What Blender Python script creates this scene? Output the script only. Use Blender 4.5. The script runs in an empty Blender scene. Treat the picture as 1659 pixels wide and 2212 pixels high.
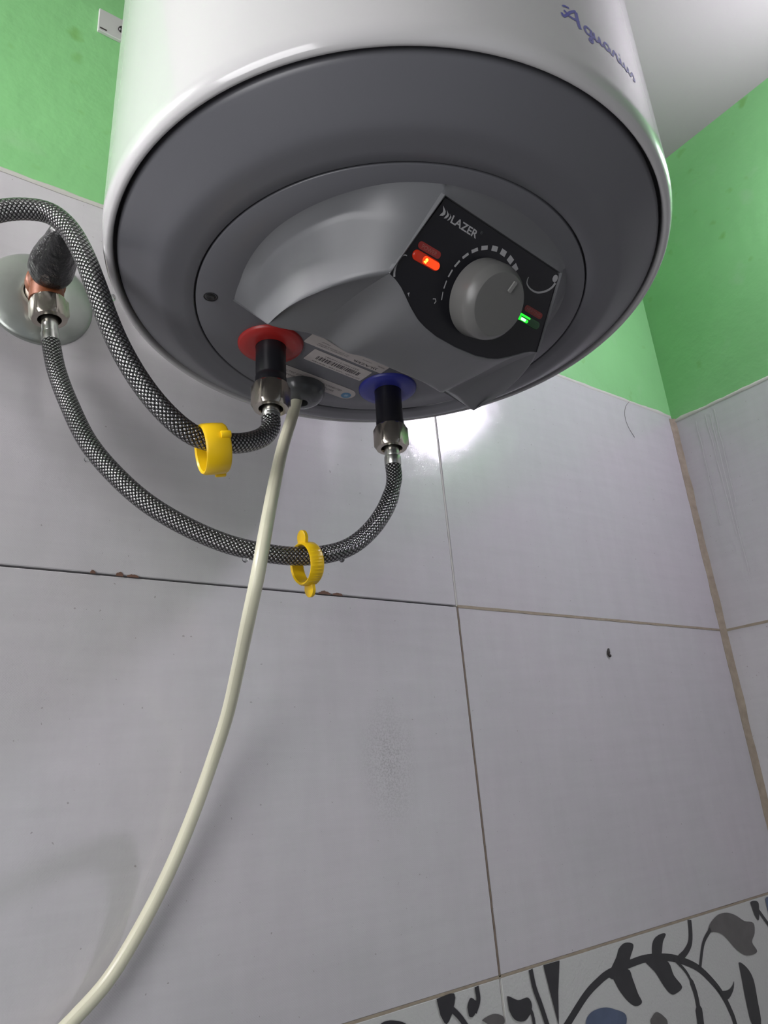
import bpy, bmesh, math, random
from mathutils import Vector, Matrix, noise

scene = bpy.context.scene
COL = scene.collection
random.seed(7)
pi = math.pi

# ------------------------------------------------------------------ camera
IW, IH, F_PX = 1659.0, 2212.0, 1560.0
cam_data = bpy.data.cameras.new('camera')
cam_data.sensor_fit = 'VERTICAL'
cam_data.sensor_height = 24.0
cam_data.lens = F_PX / IH * 24.0
cam_data.clip_start = 0.01
cam = bpy.data.objects.new('camera', cam_data)
COL.objects.link(cam)
c_right = Vector((0.81068541, -0.58023504, -0.07820776))
c_down = Vector((0.14201662, 0.32446968, -0.93517416))
c_fwd = Vector((0.56799687, 0.74702525, 0.34544585))
cm = Matrix((c_right, -c_down, -c_fwd)).transposed().to_4x4()
cm.translation = Vector((0.0, -0.49, 1.60))
cam.matrix_world = cm
scene.camera = cam

# ------------------------------------------------------------------ world, daylight, exposure
world = bpy.data.worlds.new('world')
scene.world = world
world.use_nodes = True
world.node_tree.nodes['Background'].inputs['Color'].default_value = (0.80, 0.88, 1.0, 1)
world.node_tree.nodes['Background'].inputs['Strength'].default_value = 0.25

RIGHT_LAMP = 280.0      # emission of the lamp on the right wall
LEFT_LAMP = 215.0       # emission of the lamp on the left wall
day = bpy.data.lights.new('window_daylight', 'AREA')      # daylight through the open window in the left wall
day.shape = 'RECTANGLE'
day.size, day.size_y = 0.58, 0.43
day.energy = 4.6
day.color = (1.0, 0.985, 1.0)
day_o = bpy.data.objects.new('window_daylight', day)
COL.objects.link(day_o)
day_o.location = (-0.515, -0.525, 1.65)
day_o.rotation_euler = (0, -pi / 2, 0)

scene.view_settings.view_transform = 'Standard'
scene.view_settings.look = 'None'
scene.view_settings.exposure = 0.10
scene.view_settings.gamma = 1.0
scene.view_settings.use_curve_mapping = False
scene.cycles.use_denoising = True
scene.cycles.max_bounces = 10
scene.cycles.diffuse_bounces = 6

# ------------------------------------------------------------------ materials
def mat(name, color, rough=0.5, metal=0.0, spec=0.5, coat=0.0, coat_rough=0.1, var=0.0, vscale=20.0,
        bump=0.0, bscale=200.0, bdist=0.0005, emit=None, estr=0.0):
    m = bpy.data.materials.new(name)
    m.use_nodes = True
    nt = m.node_tree
    b = nt.nodes['Principled BSDF']
    b.inputs['Base Color'].default_value = (*color, 1)
    b.inputs['Roughness'].default_value = rough
    b.inputs['Metallic'].default_value = metal
    b.inputs['Specular IOR Level'].default_value = spec
    b.inputs['Coat Weight'].default_value = coat
    b.inputs['Coat Roughness'].default_value = coat_rough
    if emit:
        b.inputs['Emission Color'].default_value = (*emit, 1)
        b.inputs['Emission Strength'].default_value = estr
    tc = nt.nodes.new('ShaderNodeTexCoord')
    if var > 0:
        n = nt.nodes.new('ShaderNodeTexNoise')
        n.inputs['Scale'].default_value = vscale
        n.inputs['Detail'].default_value = 5
        nt.links.new(tc.outputs['Object'], n.inputs['Vector'])
        r = nt.nodes.new('ShaderNodeMapRange')
        r.inputs['To Min'].default_value = 1 - var
        r.inputs['To Max'].default_value = 1 + var
        nt.links.new(n.outputs['Fac'], r.inputs['Value'])
        mx = nt.nodes.new('ShaderNodeVectorMath')
        mx.operation = 'SCALE'
        mx.inputs[0].default_value = color
        nt.links.new(r.outputs['Result'], mx.inputs['Scale'])
        nt.links.new(mx.outputs['Vector'], b.inputs['Base Color'])
    if bump > 0:
        n = nt.nodes.new('ShaderNodeTexNoise')
        n.inputs['Scale'].default_value = bscale
        n.inputs['Detail'].default_value = 4
        nt.links.new(tc.outputs['Object'], n.inputs['Vector'])
        bp = nt.nodes.new('ShaderNodeBump')
        bp.inputs['Strength'].default_value = bump
        bp.inputs['Distance'].default_value = bdist
        nt.links.new(n.outputs['Fac'], bp.inputs['Height'])
        nt.links.new(bp.outputs['Normal'], b.inputs['Normal'])
    return m

class NT:
    """small node helper"""
    def __init__(self, m):
        self.nt = m.node_tree
        self.b = self.nt.nodes['Principled BSDF']
    def new(self, t, **kw):
        n = self.nt.nodes.new(t)
        for k, v in kw.items():
            setattr(n, k, v)
        return n
    def link(self, a, b):
        self.nt.links.new(a, b)
    def math(self, op, a, b=None, c=None):
        n = self.new('ShaderNodeMath', operation=op)
        for i, v in enumerate((a, b, c)):
            if v is None:
                continue
            if isinstance(v, (int, float)):
                n.inputs[i].default_value = v
            else:
                self.link(v, n.inputs[i])
        return n.outputs[0]
    def noise(self, vec, scale, detail=4, rough=0.5):
        n = self.new('ShaderNodeTexNoise')
        n.inputs['Scale'].default_value = scale
        n.inputs['Detail'].default_value = detail
        n.inputs['Roughness'].default_value = rough
        self.link(vec, n.inputs['Vector'])
        return n.outputs['Fac']
    def mapr(self, v, a, b, c, d):
        n = self.new('ShaderNodeMapRange')
        for k, x in zip(('From Min', 'From Max', 'To Min', 'To Max'), (a, b, c, d)):
            n.inputs[k].default_value = x
        self.link(v, n.inputs['Value'])
        return n.outputs['Result']
    def mix(self, fac, a, b):
        n = self.new('ShaderNodeMix', data_type='RGBA')
        for s, v in ((n.inputs['Factor'], fac), (n.inputs['A'], a), (n.inputs['B'], b)):
            if isinstance(v, tuple):
                s.default_value = (*v, 1)
            elif isinstance(v, (int, float)):
                s.default_value = v
            else:
                self.link(v, s)
        return n.outputs['Result']

def tile_material(name, color, smudge=None):
    """glazed wall tile with a fine linen relief and a slightly wavy glaze"""
    m = mat(name, color, rough=0.11, spec=0.5)
    h = NT(m)
    geo = h.new('ShaderNodeNewGeometry')
    pos = geo.outputs['Position']
    sep = h.new('ShaderNodeSeparateXYZ')
    h.link(pos, sep.inputs[0])
    # streaky cloth-like print
    mp = h.new('ShaderNodeMapping')
    mp.inputs['Scale'].default_value = (60, 60, 14)
    h.link(pos, mp.inputs['Vector'])
    st = h.noise(mp.outputs[0], 1.0, 5, 0.6)
    mp2 = h.new('ShaderNodeMapping')
    mp2.inputs['Scale'].default_value = (11, 11, 110)
    h.link(pos, mp2.inputs['Vector'])
    st2 = h.noise(mp2.outputs[0], 1.0, 5, 0.6)
    both = h.math('ADD', st, st2)
    k = h.mapr(both, 0.7, 1.3, 0.955, 1.035)
    cloud = h.mapr(h.noise(pos, 7.0, 3), 0.3, 0.7, 0.0, 1.0)
    c0 = h.mix(cloud, tuple(c * f for c, f in zip(color, (1.01, 0.985, 1.01))), tuple(c * f for c, f in zip(color, (0.985, 1.0, 1.0))))
    vm = h.new('ShaderNodeVectorMath', operation='SCALE')
    h.link(c0, vm.inputs[0])
    h.link(k, vm.inputs['Scale'])
    colr = vm.outputs[0]
    # tiny dirt specks
    sp = h.mapr(h.noise(pos, 330.0, 2, 0.4), 0.735, 0.76, 0.0, 0.45)
    colr = h.mix(sp, colr, (0.16, 0.13, 0.12))
    if smudge:
        d = h.new('ShaderNodeVectorMath', operation='DISTANCE')
        mp3 = h.new('ShaderNodeMapping')
        mp3.vector_type = 'POINT'
        mp3.inputs['Scale'].default_value = (1.0, 1.0, 0.55)
        h.link(pos, mp3.inputs['Vector'])
        h.link(mp3.outputs[0], d.inputs[0])
        d.inputs[1].default_value = (smudge[0], 0.0, smudge[1] * 0.55)
        near = h.mapr(d.outputs['Value'], 0.0, 0.032, 1.0, 0.0)
        grain = h.mapr(h.noise(pos, 700.0, 3, 0.7), 0.42, 0.66, 0.0, 0.42)
        colr = h.mix(h.math('MULTIPLY', near, grain), colr, (0.10, 0.085, 0.08))
    h.link(colr, h.b.inputs['Base Color'])
    # relief: linen weave (fine) + glaze waviness (broad)
    wx = h.math('SINE', h.math('MULTIPLY', h.math('ADD', sep.outputs['X'], sep.outputs['Y']), 2 * pi / 0.0016))
    wz = h.math('SINE', h.math('MULTIPLY', sep.outputs['Z'], 2 * pi / 0.0016))
    weave = h.math('MULTIPLY', wx, wz)
    fine = h.noise(pos, 900.0, 3)
    wav = h.noise(pos, 38.0, 2)
    hgt = h.math('ADD', h.math('MULTIPLY', weave, 0.000012), h.math('MULTIPLY', fine, 0.00005))
    hgt = h.math('ADD', hgt, h.math('MULTIPLY', wav, 0.0003))
    bp = h.new('ShaderNodeBump')
    bp.inputs['Strength'].default_value = 1.0
    bp.inputs['Distance'].default_value = 1.0
    h.link(hgt, bp.inputs['Height'])
    h.link(bp.outputs['Normal'], h.b.inputs['Normal'])
    return m

def paint_material(name, color):
    m = mat(name, color, rough=0.55, spec=0.35)
    h = NT(m)
    pos = h.new('ShaderNodeNewGeometry').outputs['Position']
    a = h.mapr(h.noise(pos, 5.0, 4, 0.6), 0.3, 0.7, 0.0, 1.0)
    c = h.mix(a, tuple(x * 0.93 for x in color), tuple(min(1, x * 1.05 + 0.01) for x in color))
    # rubbed patches and greenish-brown finger marks
    b = h.mapr(h.noise(pos, 16.0, 3, 0.5), 0.62, 0.78, 0.0, 0.5)
    c = h.mix(b, c, (color[0] * 1.35 + 0.04, color[1] * 1.02, color[2] * 1.35 + 0.04))
    d = h.mapr(h.noise(pos, 41.0, 2, 0.4), 0.66, 0.78, 0.0, 0.7)
    c = h.mix(d, c, (color[0] * 0.75, color[1] * 0.72, color[2] * 0.45))
    h.link(c, h.b.inputs['Base Color'])
    bp = h.new('ShaderNodeBump')
    bp.inputs['Strength'].default_value = 0.35
    bp.inputs['Distance'].default_value = 0.002
    h.link(h.noise(pos, 60.0, 4), bp.inputs['Height'])
    h.link(bp.outputs['Normal'], h.b.inputs['Normal'])
    return m

def braid_material(name):
    """stainless wire braid over a dark hose, woven from UV: u around, v along in metres"""
    m = mat(name, (0.5, 0.5, 0.5), rough=0.20, metal=1.0)
    h = NT(m)
    uv = h.new('ShaderNodeTexCoord').outputs['UV']
    sep = h.new('ShaderNodeSeparateXYZ')
    h.link(uv, sep.inputs[0])
    NU, NV = 12.0, 370.0
    uu = h.math('MULTIPLY', sep.outputs['X'], NU)
    vv = h.math('MULTIPLY', sep.outputs['Y'], NV)
    a = h.math('ADD', uu, vv)
    b = h.math('SUBTRACT', uu, vv)
    fa, fb = h.math('FRACT', a), h.math('FRACT', b)
    ia, ib = h.math('FLOOR', a), h.math('FLOOR', b)
    par = h.math('FLOORED_MODULO', h.math('ADD', ia, ib), 2.0)
    fin = h.mix(par, fa, fb)
    f = h.math('ADD', h.math('MULTIPLY', par, fb), h.math('MULTIPLY', h.math('SUBTRACT', 1.0, par), fa))
    g = h.math('ADD', h.math('MULTIPLY', par, fa), h.math('MULTIPLY', h.math('SUBTRACT', 1.0, par), fb))
    cross = h.math('SINE', h.math('MULTIPLY', f, pi))
    along = h.math('SINE', h.math('MULTIPLY', g, pi))
    hgt = h.math('MULTIPLY', h.math('POWER', cross, 0.6), h.math('POWER', along, 0.4))
    wires = h.math('ABSOLUTE', h.math('SINE', h.math('MULTIPLY', f, pi * 4)))
    hh = h.math('ADD', hgt, h.math('MULTIPLY', wires, 0.12))
    col = h.mix(h.mapr(hgt, 0.56, 0.78, 0, 1), (0.005, 0.005, 0.006), (0.38, 0.38, 0.38))
    h.link(col, h.b.inputs['Base Color'])
    met = h.mapr(hgt, 0.52, 0.74, 0.2, 1.0)
    h.link(met, h.b.inputs['Metallic'])
    bp = h.new('ShaderNodeBump')
    bp.inputs['Strength'].default_value = 0.9
    bp.inputs['Distance'].default_value = 0.0007
    h.link(hh, bp.inputs['Height'])
    h.link(bp.outputs['Normal'], h.b.inputs['Normal'])
    return m

M = {}
M['tile'] = tile_material('grey_tile', (0.56, 0.55, 0.56), smudge=(0.357, 1.612))
M['border'] = mat('border_tile', (0.56, 0.57, 0.55), rough=0.35, bump=0.5, bscale=420, bdist=0.0006)
M['print_dark'] = mat('print_charcoal', (0.030, 0.029, 0.034), rough=0.35, var=0.35, vscale=70)
M['print_grey'] = mat('print_grey', (0.115, 0.110, 0.108), rough=0.35, var=0.35, vscale=60)
M['print_blue'] = mat('print_blue', (0.085, 0.115, 0.190), rough=0.35, var=0.3, vscale=60)
M['green'] = paint_material('green_paint', (0.235, 0.56, 0.225))
M['ceiling'] = mat('ceiling_paint', (0.26, 0.255, 0.24), rough=0.8, var=0.03, vscale=5)
M['plaster'] = mat('cement', (0.30, 0.28, 0.25), rough=0.9, var=0.2, vscale=60, bump=0.5, bscale=150)
M['joint_dark'] = mat('open_joint', (0.035, 0.028, 0.022), rough=0.9, var=0.3, vscale=90)
M['grout'] = mat('stained_grout', (0.34, 0.29, 0.22), rough=0.85, var=0.3, vscale=110, bump=0.6, bscale=300)
M['grout_thin'] = mat('brown_grout', (0.20, 0.16, 0.125), rough=0.85, var=0.4, vscale=140)
M['putty'] = mat('putty', (0.56, 0.55, 0.51), rough=0.8, var=0.12, vscale=60, bump=0.5, bscale=180)
M['floor'] = mat('floor_tile', (0.13, 0.125, 0.12), rough=0.4, var=0.15, vscale=9)
M['white'] = mat('white_enamel', (0.535, 0.53, 0.535), rough=0.16, spec=0.5, coat=0.4, coat_rough=0.05)
M['cap'] = mat('grey_plastic', (0.130, 0.132, 0.146), rough=0.33, spec=0.45, bump=0.12, bscale=1500, bdist=0.0001)
M['gap'] = mat('gap_shade_black', (0.012, 0.012, 0.014), rough=0.6)  # near-black colour standing in for the shade inside gaps and recesses
M['hump'] = mat('grey_plastic_housing', (0.146, 0.150, 0.158), rough=0.38, spec=0.45, bump=0.12, bscale=1500, bdist=0.0001)
M['panel'] = mat('black_panel_film', (0.0085, 0.0085, 0.013), rough=0.30, spec=0.4)
M['knob'] = mat('knob_plastic', (0.150, 0.150, 0.145), rough=0.33, spec=0.45)
M['pointer'] = mat('pointer_plastic', (0.24, 0.24, 0.23), rough=0.35)
M['drip'] = mat('pale_drip', (0.62, 0.61, 0.62), rough=0.3)
M['print_white'] = mat('white_print', (0.42, 0.42, 0.43), rough=0.5)
M['print_dim'] = mat('dim_print', (0.12, 0.12, 0.13), rough=0.5)
M['red_film'] = mat('red_label', (0.30, 0.030, 0.026), rough=0.4)
M['red_text'] = mat('red_label_text', (0.36, 0.13, 0.11), rough=0.5)
M['red_lens'] = mat('red_lens', (0.22, 0.02, 0.01), rough=0.2, emit=(1.0, 0.035, 0.003), estr=0.16)
M['red_glow'] = mat('red_lens_lit', (0.5, 0.03, 0.01), rough=0.2, emit=(1.0, 0.045, 0.004), estr=1.3)
M['red_hot'] = mat('red_neon_core', (1, 0.4, 0.1), rough=0.3, emit=(1.0, 0.45, 0.03), estr=4.0)
M['green_lens'] = mat('green_lens', (0.008, 0.03, 0.014), rough=0.2, emit=(0.01, 0.35, 0.06), estr=0.03)
M['green_glow'] = mat('green_lens_lit', (0.02, 0.3, 0.03), rough=0.2, emit=(0.02, 1.0, 0.04), estr=0.9)
M['green_hot'] = mat('green_led_core', (0.5, 1, 0.5), rough=0.3, emit=(0.35, 1.0, 0.40), estr=2.0)
M['red_collar'] = mat('red_plastic', (0.36, 0.018, 0.016), rough=0.38)
M['blue_collar'] = mat('blue_plastic', (0.030, 0.036, 0.26), rough=0.38)
M['sleeve'] = mat('black_sleeve', (0.010, 0.010, 0.013), rough=0.30, spec=0.5)
M['nut'] = mat('nickel_nut', (0.52, 0.48, 0.42), rough=0.24, metal=1.0, var=0.10, vscale=300, bump=0.15, bscale=400, bdist=0.0003)
M['ferrule'] = mat('steel_ferrule', (0.55, 0.56, 0.53), rough=0.26, metal=1.0)
M['hole'] = mat('dark_bore', (0.03, 0.022, 0.018), rough=0.7)
M['braid'] = braid_material('steel_braid')
M['yellow'] = mat('yellow_plastic', (0.86, 0.55, 0.008), rough=0.34, spec=0.45)
M['cord'] = mat('cream_cable', (0.66, 0.65, 0.50), rough=0.34, spec=0.5, var=0.06, vscale=50)
M['gland'] = mat('grey_gland', (0.10, 0.105, 0.11), rough=0.22)
M['sticker'] = mat('white_sticker', (0.50, 0.46, 0.445), rough=0.5)
M['ink'] = mat('black_ink', (0.05, 0.042, 0.045), rough=0.6)
M['ink_soft'] = mat('grey_ink', (0.085, 0.075, 0.075), rough=0.6)
M['icon_blue'] = mat('icon_blue', (0.09, 0.25, 0.42), rough=0.5)
M['icon_pale'] = mat('icon_pale_blue', (0.28, 0.42, 0.55), rough=0.5)
M['pen_blue'] = mat('blue_lettering', (0.075, 0.085, 0.42), rough=0.3)
M['flange'] = mat('worn_steel', (0.42, 0.45, 0.42), rough=0.34, metal=0.75, var=0.22, vscale=45, bump=0.2, bscale=160)
M['nipple'] = mat('taped_nipple', (0.62, 0.54, 0.45), rough=0.6, var=0.12, vscale=200)
M['brass'] = mat('rusty_brass', (0.20, 0.062, 0.022), rough=0.45, metal=0.25, var=0.3, vscale=140, bump=0.3, bscale=220)
M['black_valve'] = mat('grimy_black_valve', (0.013, 0.0135, 0.014), rough=0.28, spec=0.6, var=0.6, vscale=120, bump=0.9, bscale=230, bdist=0.002)
M['screw'] = mat('dark_screw', (0.05, 0.05, 0.05), rough=0.35, metal=0.8)
M['plate'] = mat('white_plate', (0.50, 0.51, 0.49), rough=0.5)
M['dirt'] = mat('dark_dirt', (0.035, 0.03, 0.027), rough=0.7)
M['chip'] = mat('brown_chip', (0.155, 0.085, 0.06), rough=0.85, var=0.3, vscale=300)
M['hair'] = mat('hair', (0.10, 0.09, 0.08), rough=0.5)
M['water'] = mat('water_drop', (0.9, 0.92, 0.92), rough=0.02)
M['water'].node_tree.nodes['Principled BSDF'].inputs['Transmission Weight'].default_value = 1.0
M['water'].node_tree.nodes['Principled BSDF'].inputs['IOR'].default_value = 1.33
M['lamp_right'] = mat('right_lamp_glow', (1, 1, 1), emit=(0.98, 0.88, 1.08), estr=RIGHT_LAMP)
M['lamp_left'] = mat('left_lamp_glow', (1, 1, 1), emit=(1.0, 0.94, 0.99), estr=LEFT_LAMP)
M['lamp_base'] = mat('lamp_plastic', (0.75, 0.75, 0.74), rough=0.4)

# ------------------------------------------------------------------ object helpers
def link(name, me, m=None, parent=None):
    o = bpy.data.objects.new(name, me)
    COL.objects.link(o)
    if m is not None:
        for x in (m if isinstance(m, (list, tuple)) else [m]):
            me.materials.append(x)
    if parent is not None:
        o.parent = parent
    return o

def tag(o, label=None, cat=None, group=None, kind=None):
    for k, v in (('label', label), ('category', cat), ('group', group), ('kind', kind)):
        if v:
            o[k] = v
    return o

def empty(name, loc=(0, 0, 0)):
    o = bpy.data.objects.new(name, None)
    o.empty_display_size = 0.02
    COL.objects.link(o)
    o.location = loc
    return o

def smooth(me, angle=35):
    for p in me.polygons:
        p.use_smooth = True
    try:
        me.set_sharp_from_angle(angle=math.radians(angle))
    except Exception:
        pass

def mesh(name, verts, faces, m=None, parent=None, sm=None, uvs=None, off=(0, 0, 0)):
    me = bpy.data.meshes.new(name)
    me.from_pydata([tuple(Vector(v) - Vector(off)) for v in verts], [], faces)
    if uvs:
        l = me.uv_layers.new(name='UVMap')
        for p in me.polygons:
            for li, vi in zip(p.loop_indices, p.vertices):
                l.data[li].uv = uvs[vi]
    bm = bmesh.new()
    bm.from_mesh(me)
    if not uvs:
        bmesh.ops.remove_doubles(bm, verts=bm.verts, dist=1e-6)
    bmesh.ops.recalc_face_normals(bm, faces=bm.faces)
    bm.to_mesh(me)
    bm.free()
    if sm:
        smooth(me, sm)
    me.update()
    return link(name, me, m, parent)

def box_bm(bm, lo, hi, bevel=0.0):
    r = bmesh.ops.create_cube(bm, size=1.0)
    vs = r['verts']
    for v in vs:
        v.co = Vector([l + (c + 0.5) * (h - l) for c, l, h in zip(v.co, lo, hi)])
    if bevel > 0:
        es = list({e for v in vs for e in v.link_edges})
        bmesh.ops.bevel(bm, geom=es, offset=bevel, segments=1, affect='EDGES', profile=0.5)

def box(name, lo, hi, m, parent=None, bevel=0.0, origin=None):
    bm = bmesh.new()
    box_bm(bm, lo, hi, bevel)
    if origin:
        for v in bm.verts:
            v.co -= Vector(origin)
    me = bpy.data.meshes.new(name)
    bm.to_mesh(me)
    bm.free()
    o = link(name, me, m, parent)
    if origin:
        o.location = origin
    return o

def axis_matrix(p, d, twist=0.0):
    """matrix whose local z runs along d from p"""
    q = Vector(d).normalized().to_track_quat('Z', 'Y').to_matrix().to_4x4()
    r = q @ Matrix.Rotation(twist, 4, 'Z')
    r.translation = Vector(p)
    return r

def lathe(name, prof, m, parent=None, seg=64, mx=None, sm=35, rfun=None, close=False, matfun=None):
    """prof = [(r, z)...]; rfun(r, theta, k) may reshape the ring"""
    vs, fs = [], []
    for k, (r, z) in enumerate(prof):
        for i in range(seg):
            t = 2 * pi * i / seg
            rr = rfun(r, t, k) if rfun else r
            vs.append((rr * math.cos(t), rr * math.sin(t), z))
    for k in range(len(prof) - 1):
        for i in range(seg):
            j = (i + 1) % seg
            fs.append((k * seg + i, k * seg + j, (k + 1) * seg + j, (k + 1) * seg + i))
    if close:
        fs.append(tuple(range(seg)))
        fs.append(tuple((len(prof) - 1) * seg + i for i in range(seg)))
    if mx is not None:
        vs = [tuple(mx @ Vector(v)) for v in vs]
    o = mesh(name, vs, fs, m, parent, sm)
    return o

def catmull(pts, n=10):
    P = [Vector(p) for p in pts]
    P = [P[0] * 2 - P[1]] + P + [P[-1] * 2 - P[-2]]
    out = []
    for i in range(1, len(P) - 2):
        p0, p1, p2, p3 = P[i - 1:i + 3]
        for k in range(n):
            t = k / n
            out.append(0.5 * ((2 * p1) + (p2 - p0) * t + (2 * p0 - 5 * p1 + 4 * p2 - p3) * t * t + (3 * p1 - p0 - 3 * p2 + p3) * t ** 3))
    out.append(P[-2])
    return out

def resample(path, step):
    out = [path[0]]
    acc = 0.0
    for a, b in zip(path, path[1:]):
        L = (b - a).length
        d = step - acc
        while d <= L:
            out.append(a.lerp(b, d / L))
            d += step
        acc = (acc + L) % step if L < (step - acc) else L - (d - step)
    if (out[-1] - path[-1]).length > step * 0.3:
        out.append(path[-1])
    return out

def tube(name, path, rad, m, parent=None, seg=20, cap=True, off=(0, 0, 0)):
    """rad = number or function of the arc length"""
    n = len(path)
    tan = [(path[min(i + 1, n - 1)] - path[max(i - 1, 0)]).normalized() for i in range(n)]
    u = tan[0].orthogonal().normalized()
    vs, fs, uv = [], [], []
    s = 0.0
    for i, p in enumerate(path):
        if i:
            s += (p - path[i - 1]).length
            u = (u - tan[i] * u.dot(tan[i])).normalized()
        w = tan[i].cross(u)
        r = rad(s) if callable(rad) else rad
        for k in range(seg + 1):
            t = 2 * pi * k / seg
            vs.append(p + (u * math.cos(t) + w * math.sin(t)) * r)
            uv.append((k / seg, s))
    q = seg + 1
    for i in range(n - 1):
        for k in range(seg):
            fs.append((i * q + k, i * q + k + 1, (i + 1) * q + k + 1, (i + 1) * q + k))
    if cap:
        fs.append(tuple(range(seg)))
        fs.append(tuple((n - 1) * q + k for k in range(seg)))
    return mesh(name, vs, fs, m, parent, 60, uv, off)

def prism(name, pts, fmap, m, parent=None, t=0.0002, sm=None):
    """flat print: outline in 2D, fmap(x, y, h) -> 3D, thickness t"""
    n = len(pts)
    vs = [fmap(x, y, 0.0) for x, y in pts] + [fmap(x, y, t) for x, y in pts]
    fs = [tuple(range(n)), tuple(range(n, 2 * n))] + [(i, (i + 1) % n, n + (i + 1) % n, n + i) for i in range(n)]
    return mesh(name, vs, fs, m, parent, sm)

def ribbon_pts(path, width):
    """outline of a stroke along 2D points; width = number or list"""
    P = [Vector((x, y)) for x, y in path]
    n = len(P)
    L, Rr = [], []
    for i in range(n):
        d = (P[min(i + 1, n - 1)] - P[max(i - 1, 0)]).normalized()
        nn = Vector((-d.y, d.x))
        w = width[i] if isinstance(width, (list, tuple)) else width
        L.append(P[i] + nn * w / 2)
        Rr.append(P[i] - nn * w / 2)
    return L, Rr

def ribbon(name, path, width, fmap, m, parent=None, t=0.0002):
    L, Rr = ribbon_pts(path, width)
    n = len(L)
    vs, fs = [], []
    for i in range(n):
        for p, hh in ((L[i], 0.0), (Rr[i], 0.0), (L[i], t), (Rr[i], t)):
            vs.append(fmap(p.x, p.y, hh))
    for i in range(n - 1):
        a, b = i * 4, i * 4 + 4
        fs += [(a, a + 1, b + 1, b), (a + 2, a + 3, b + 3, b + 2), (a, a + 2, b + 2, b), (a + 1, a + 3, b + 3, b + 1)]
    fs += [(0, 1, 3, 2), (n * 4 - 4, n * 4 - 3, n * 4 - 1, n * 4 - 2)]
    return mesh(name, vs, fs, m, parent)

def smooth2d(pts, n=5, closed=False):
    if closed:
        P = [pts[-1]] + list(pts) + [pts[0], pts[1]]
        q = catmull([(x, y, 0) for x, y in P], n)
        return [(v.x, v.y) for v in q[n:-2 * n]]
    return [(v.x, v.y) for v in catmull([(x, y, 0) for x, y in pts], n)]

_text_cache = {}
def text_geo(s, bold=0.0):
    """letter outlines from the built-in font, filled; returns verts (2D, cap height about 0.7) and faces"""
    key = (s, bold)
    if key not in _text_cache:
        cu = bpy.data.curves.new('lettering', 'FONT')
        cu.body = s
        cu.size = 1.0
        cu.offset = bold
        cu.resolution_u = 3
        o = bpy.data.objects.new('lettering', cu)
        COL.objects.link(o)
        dg = bpy.context.evaluated_depsgraph_get()
        me = o.evaluated_get(dg).to_mesh()
        _text_cache[key] = ([(v.co.x, v.co.y) for v in me.vertices], [tuple(p.vertices) for p in me.polygons])
        o.evaluated_get(dg).to_mesh_clear()
        bpy.data.objects.remove(o)
        bpy.data.curves.remove(cu)
    return _text_cache[key]

def lettering(name, items, fmap, m, parent):
    """items = [(text, x0, y0, width, capheight, bold)] all in one flat mesh"""
    vs, fs = [], []
    for s, x0, y0, w, hgt, bold in items:
        V, Fc = text_geo(s, bold)
        if not V:
            continue
        xa, xb = min(v[0] for v in V), max(v[0] for v in V)
        ya, yb = min(v[1] for v in V), max(v[1] for v in V)
        b = len(vs)
        for x, y in V:
            vs.append(fmap(x0 + (x - xa) / (xb - xa) * w, y0 + (y - ya) / (yb - ya) * hgt, 0.0))
        fs += [tuple(b + i for i in f) for f in Fc]
    return mesh(name, vs, fs, m, parent)

def lerp_(a, b, t):
    return a + (b - a) * t
# ================================================================== THE ROOM
XR, ZC, XL, YF = 0.9026, 2.457, -0.50, -1.50
TW, JZ, TT = 0.4544, 1.7445, 2.0520        # tile width, joint height, top of the tiling
VJ = 0.4483                                # vertical joint on the back wall

wall_back = box('wall_back', (XL, 0.009, 0), (XR + 0.1, 0.12, ZC + 0.1), M['joint_dark'])
tag(wall_back, kind='structure', label='back wall, grey tiles below green paint', )
wall_right = box('wall_right', (XR + 0.009, YF, 0), (XR + 0.12, 0.12, ZC + 0.1), M['joint_dark'])
tag(wall_right, kind='structure', label='right wall, grey tiles below green paint')
def wall_with_hole(name, boxes, m):
    bm = bmesh.new()
    for lo, hi in boxes:
        box_bm(bm, lo, hi)
    me = bpy.data.meshes.new(name)
    bm.to_mesh(me)
    bm.free()
    return tag(link(name, me, m), kind='structure')
wall_left = wall_with_hole('wall_left', (((XL - 0.12, YF - 0.12, 0), (XL, -0.75, ZC + 0.1)), ((XL - 0.12, -0.30, 0), (XL, 0.12, ZC + 0.1)),
                                         ((XL - 0.12, -0.75, 0), (XL, -0.30, 1.35)), ((XL - 0.12, -0.75, 1.95), (XL, -0.30, ZC + 0.1))), M['ceiling'])
wall_front = wall_with_hole('wall_front', (((XL - 0.12, YF - 0.12, 0), (-0.30, YF, ZC + 0.1)), ((0.46, YF - 0.12, 0), (XR + 0.12, YF, ZC + 0.1)), ((-0.30, YF - 0.12, 2.0), (0.46, YF, ZC + 0.1))), M['ceiling'])
window_1 = wall_with_hole('window_1', (((XL - 0.09, -0.75, 1.35), (XL - 0.03, -0.735, 1.95)), ((XL - 0.09, -0.315, 1.35), (XL - 0.03, -0.30, 1.95)),
                                       ((XL - 0.09, -0.735, 1.35), (XL - 0.03, -0.315, 1.362)), ((XL - 0.09, -0.735, 1.938), (XL - 0.03, -0.315, 1.95))), M['lamp_base'])
floor = box('floor', (XL - 0.12, YF - 0.12, -0.1), (XR + 0.12, 0.12, 0.0), M['floor'])
tag(floor, kind='structure')
ceiling = box('ceiling', (XL - 0.12, YF - 0.12, ZC), (XR + 0.12, 0.12, ZC + 0.1), M['ceiling'])
tag(ceiling, kind='structure', label='plain whitish ceiling')

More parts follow.
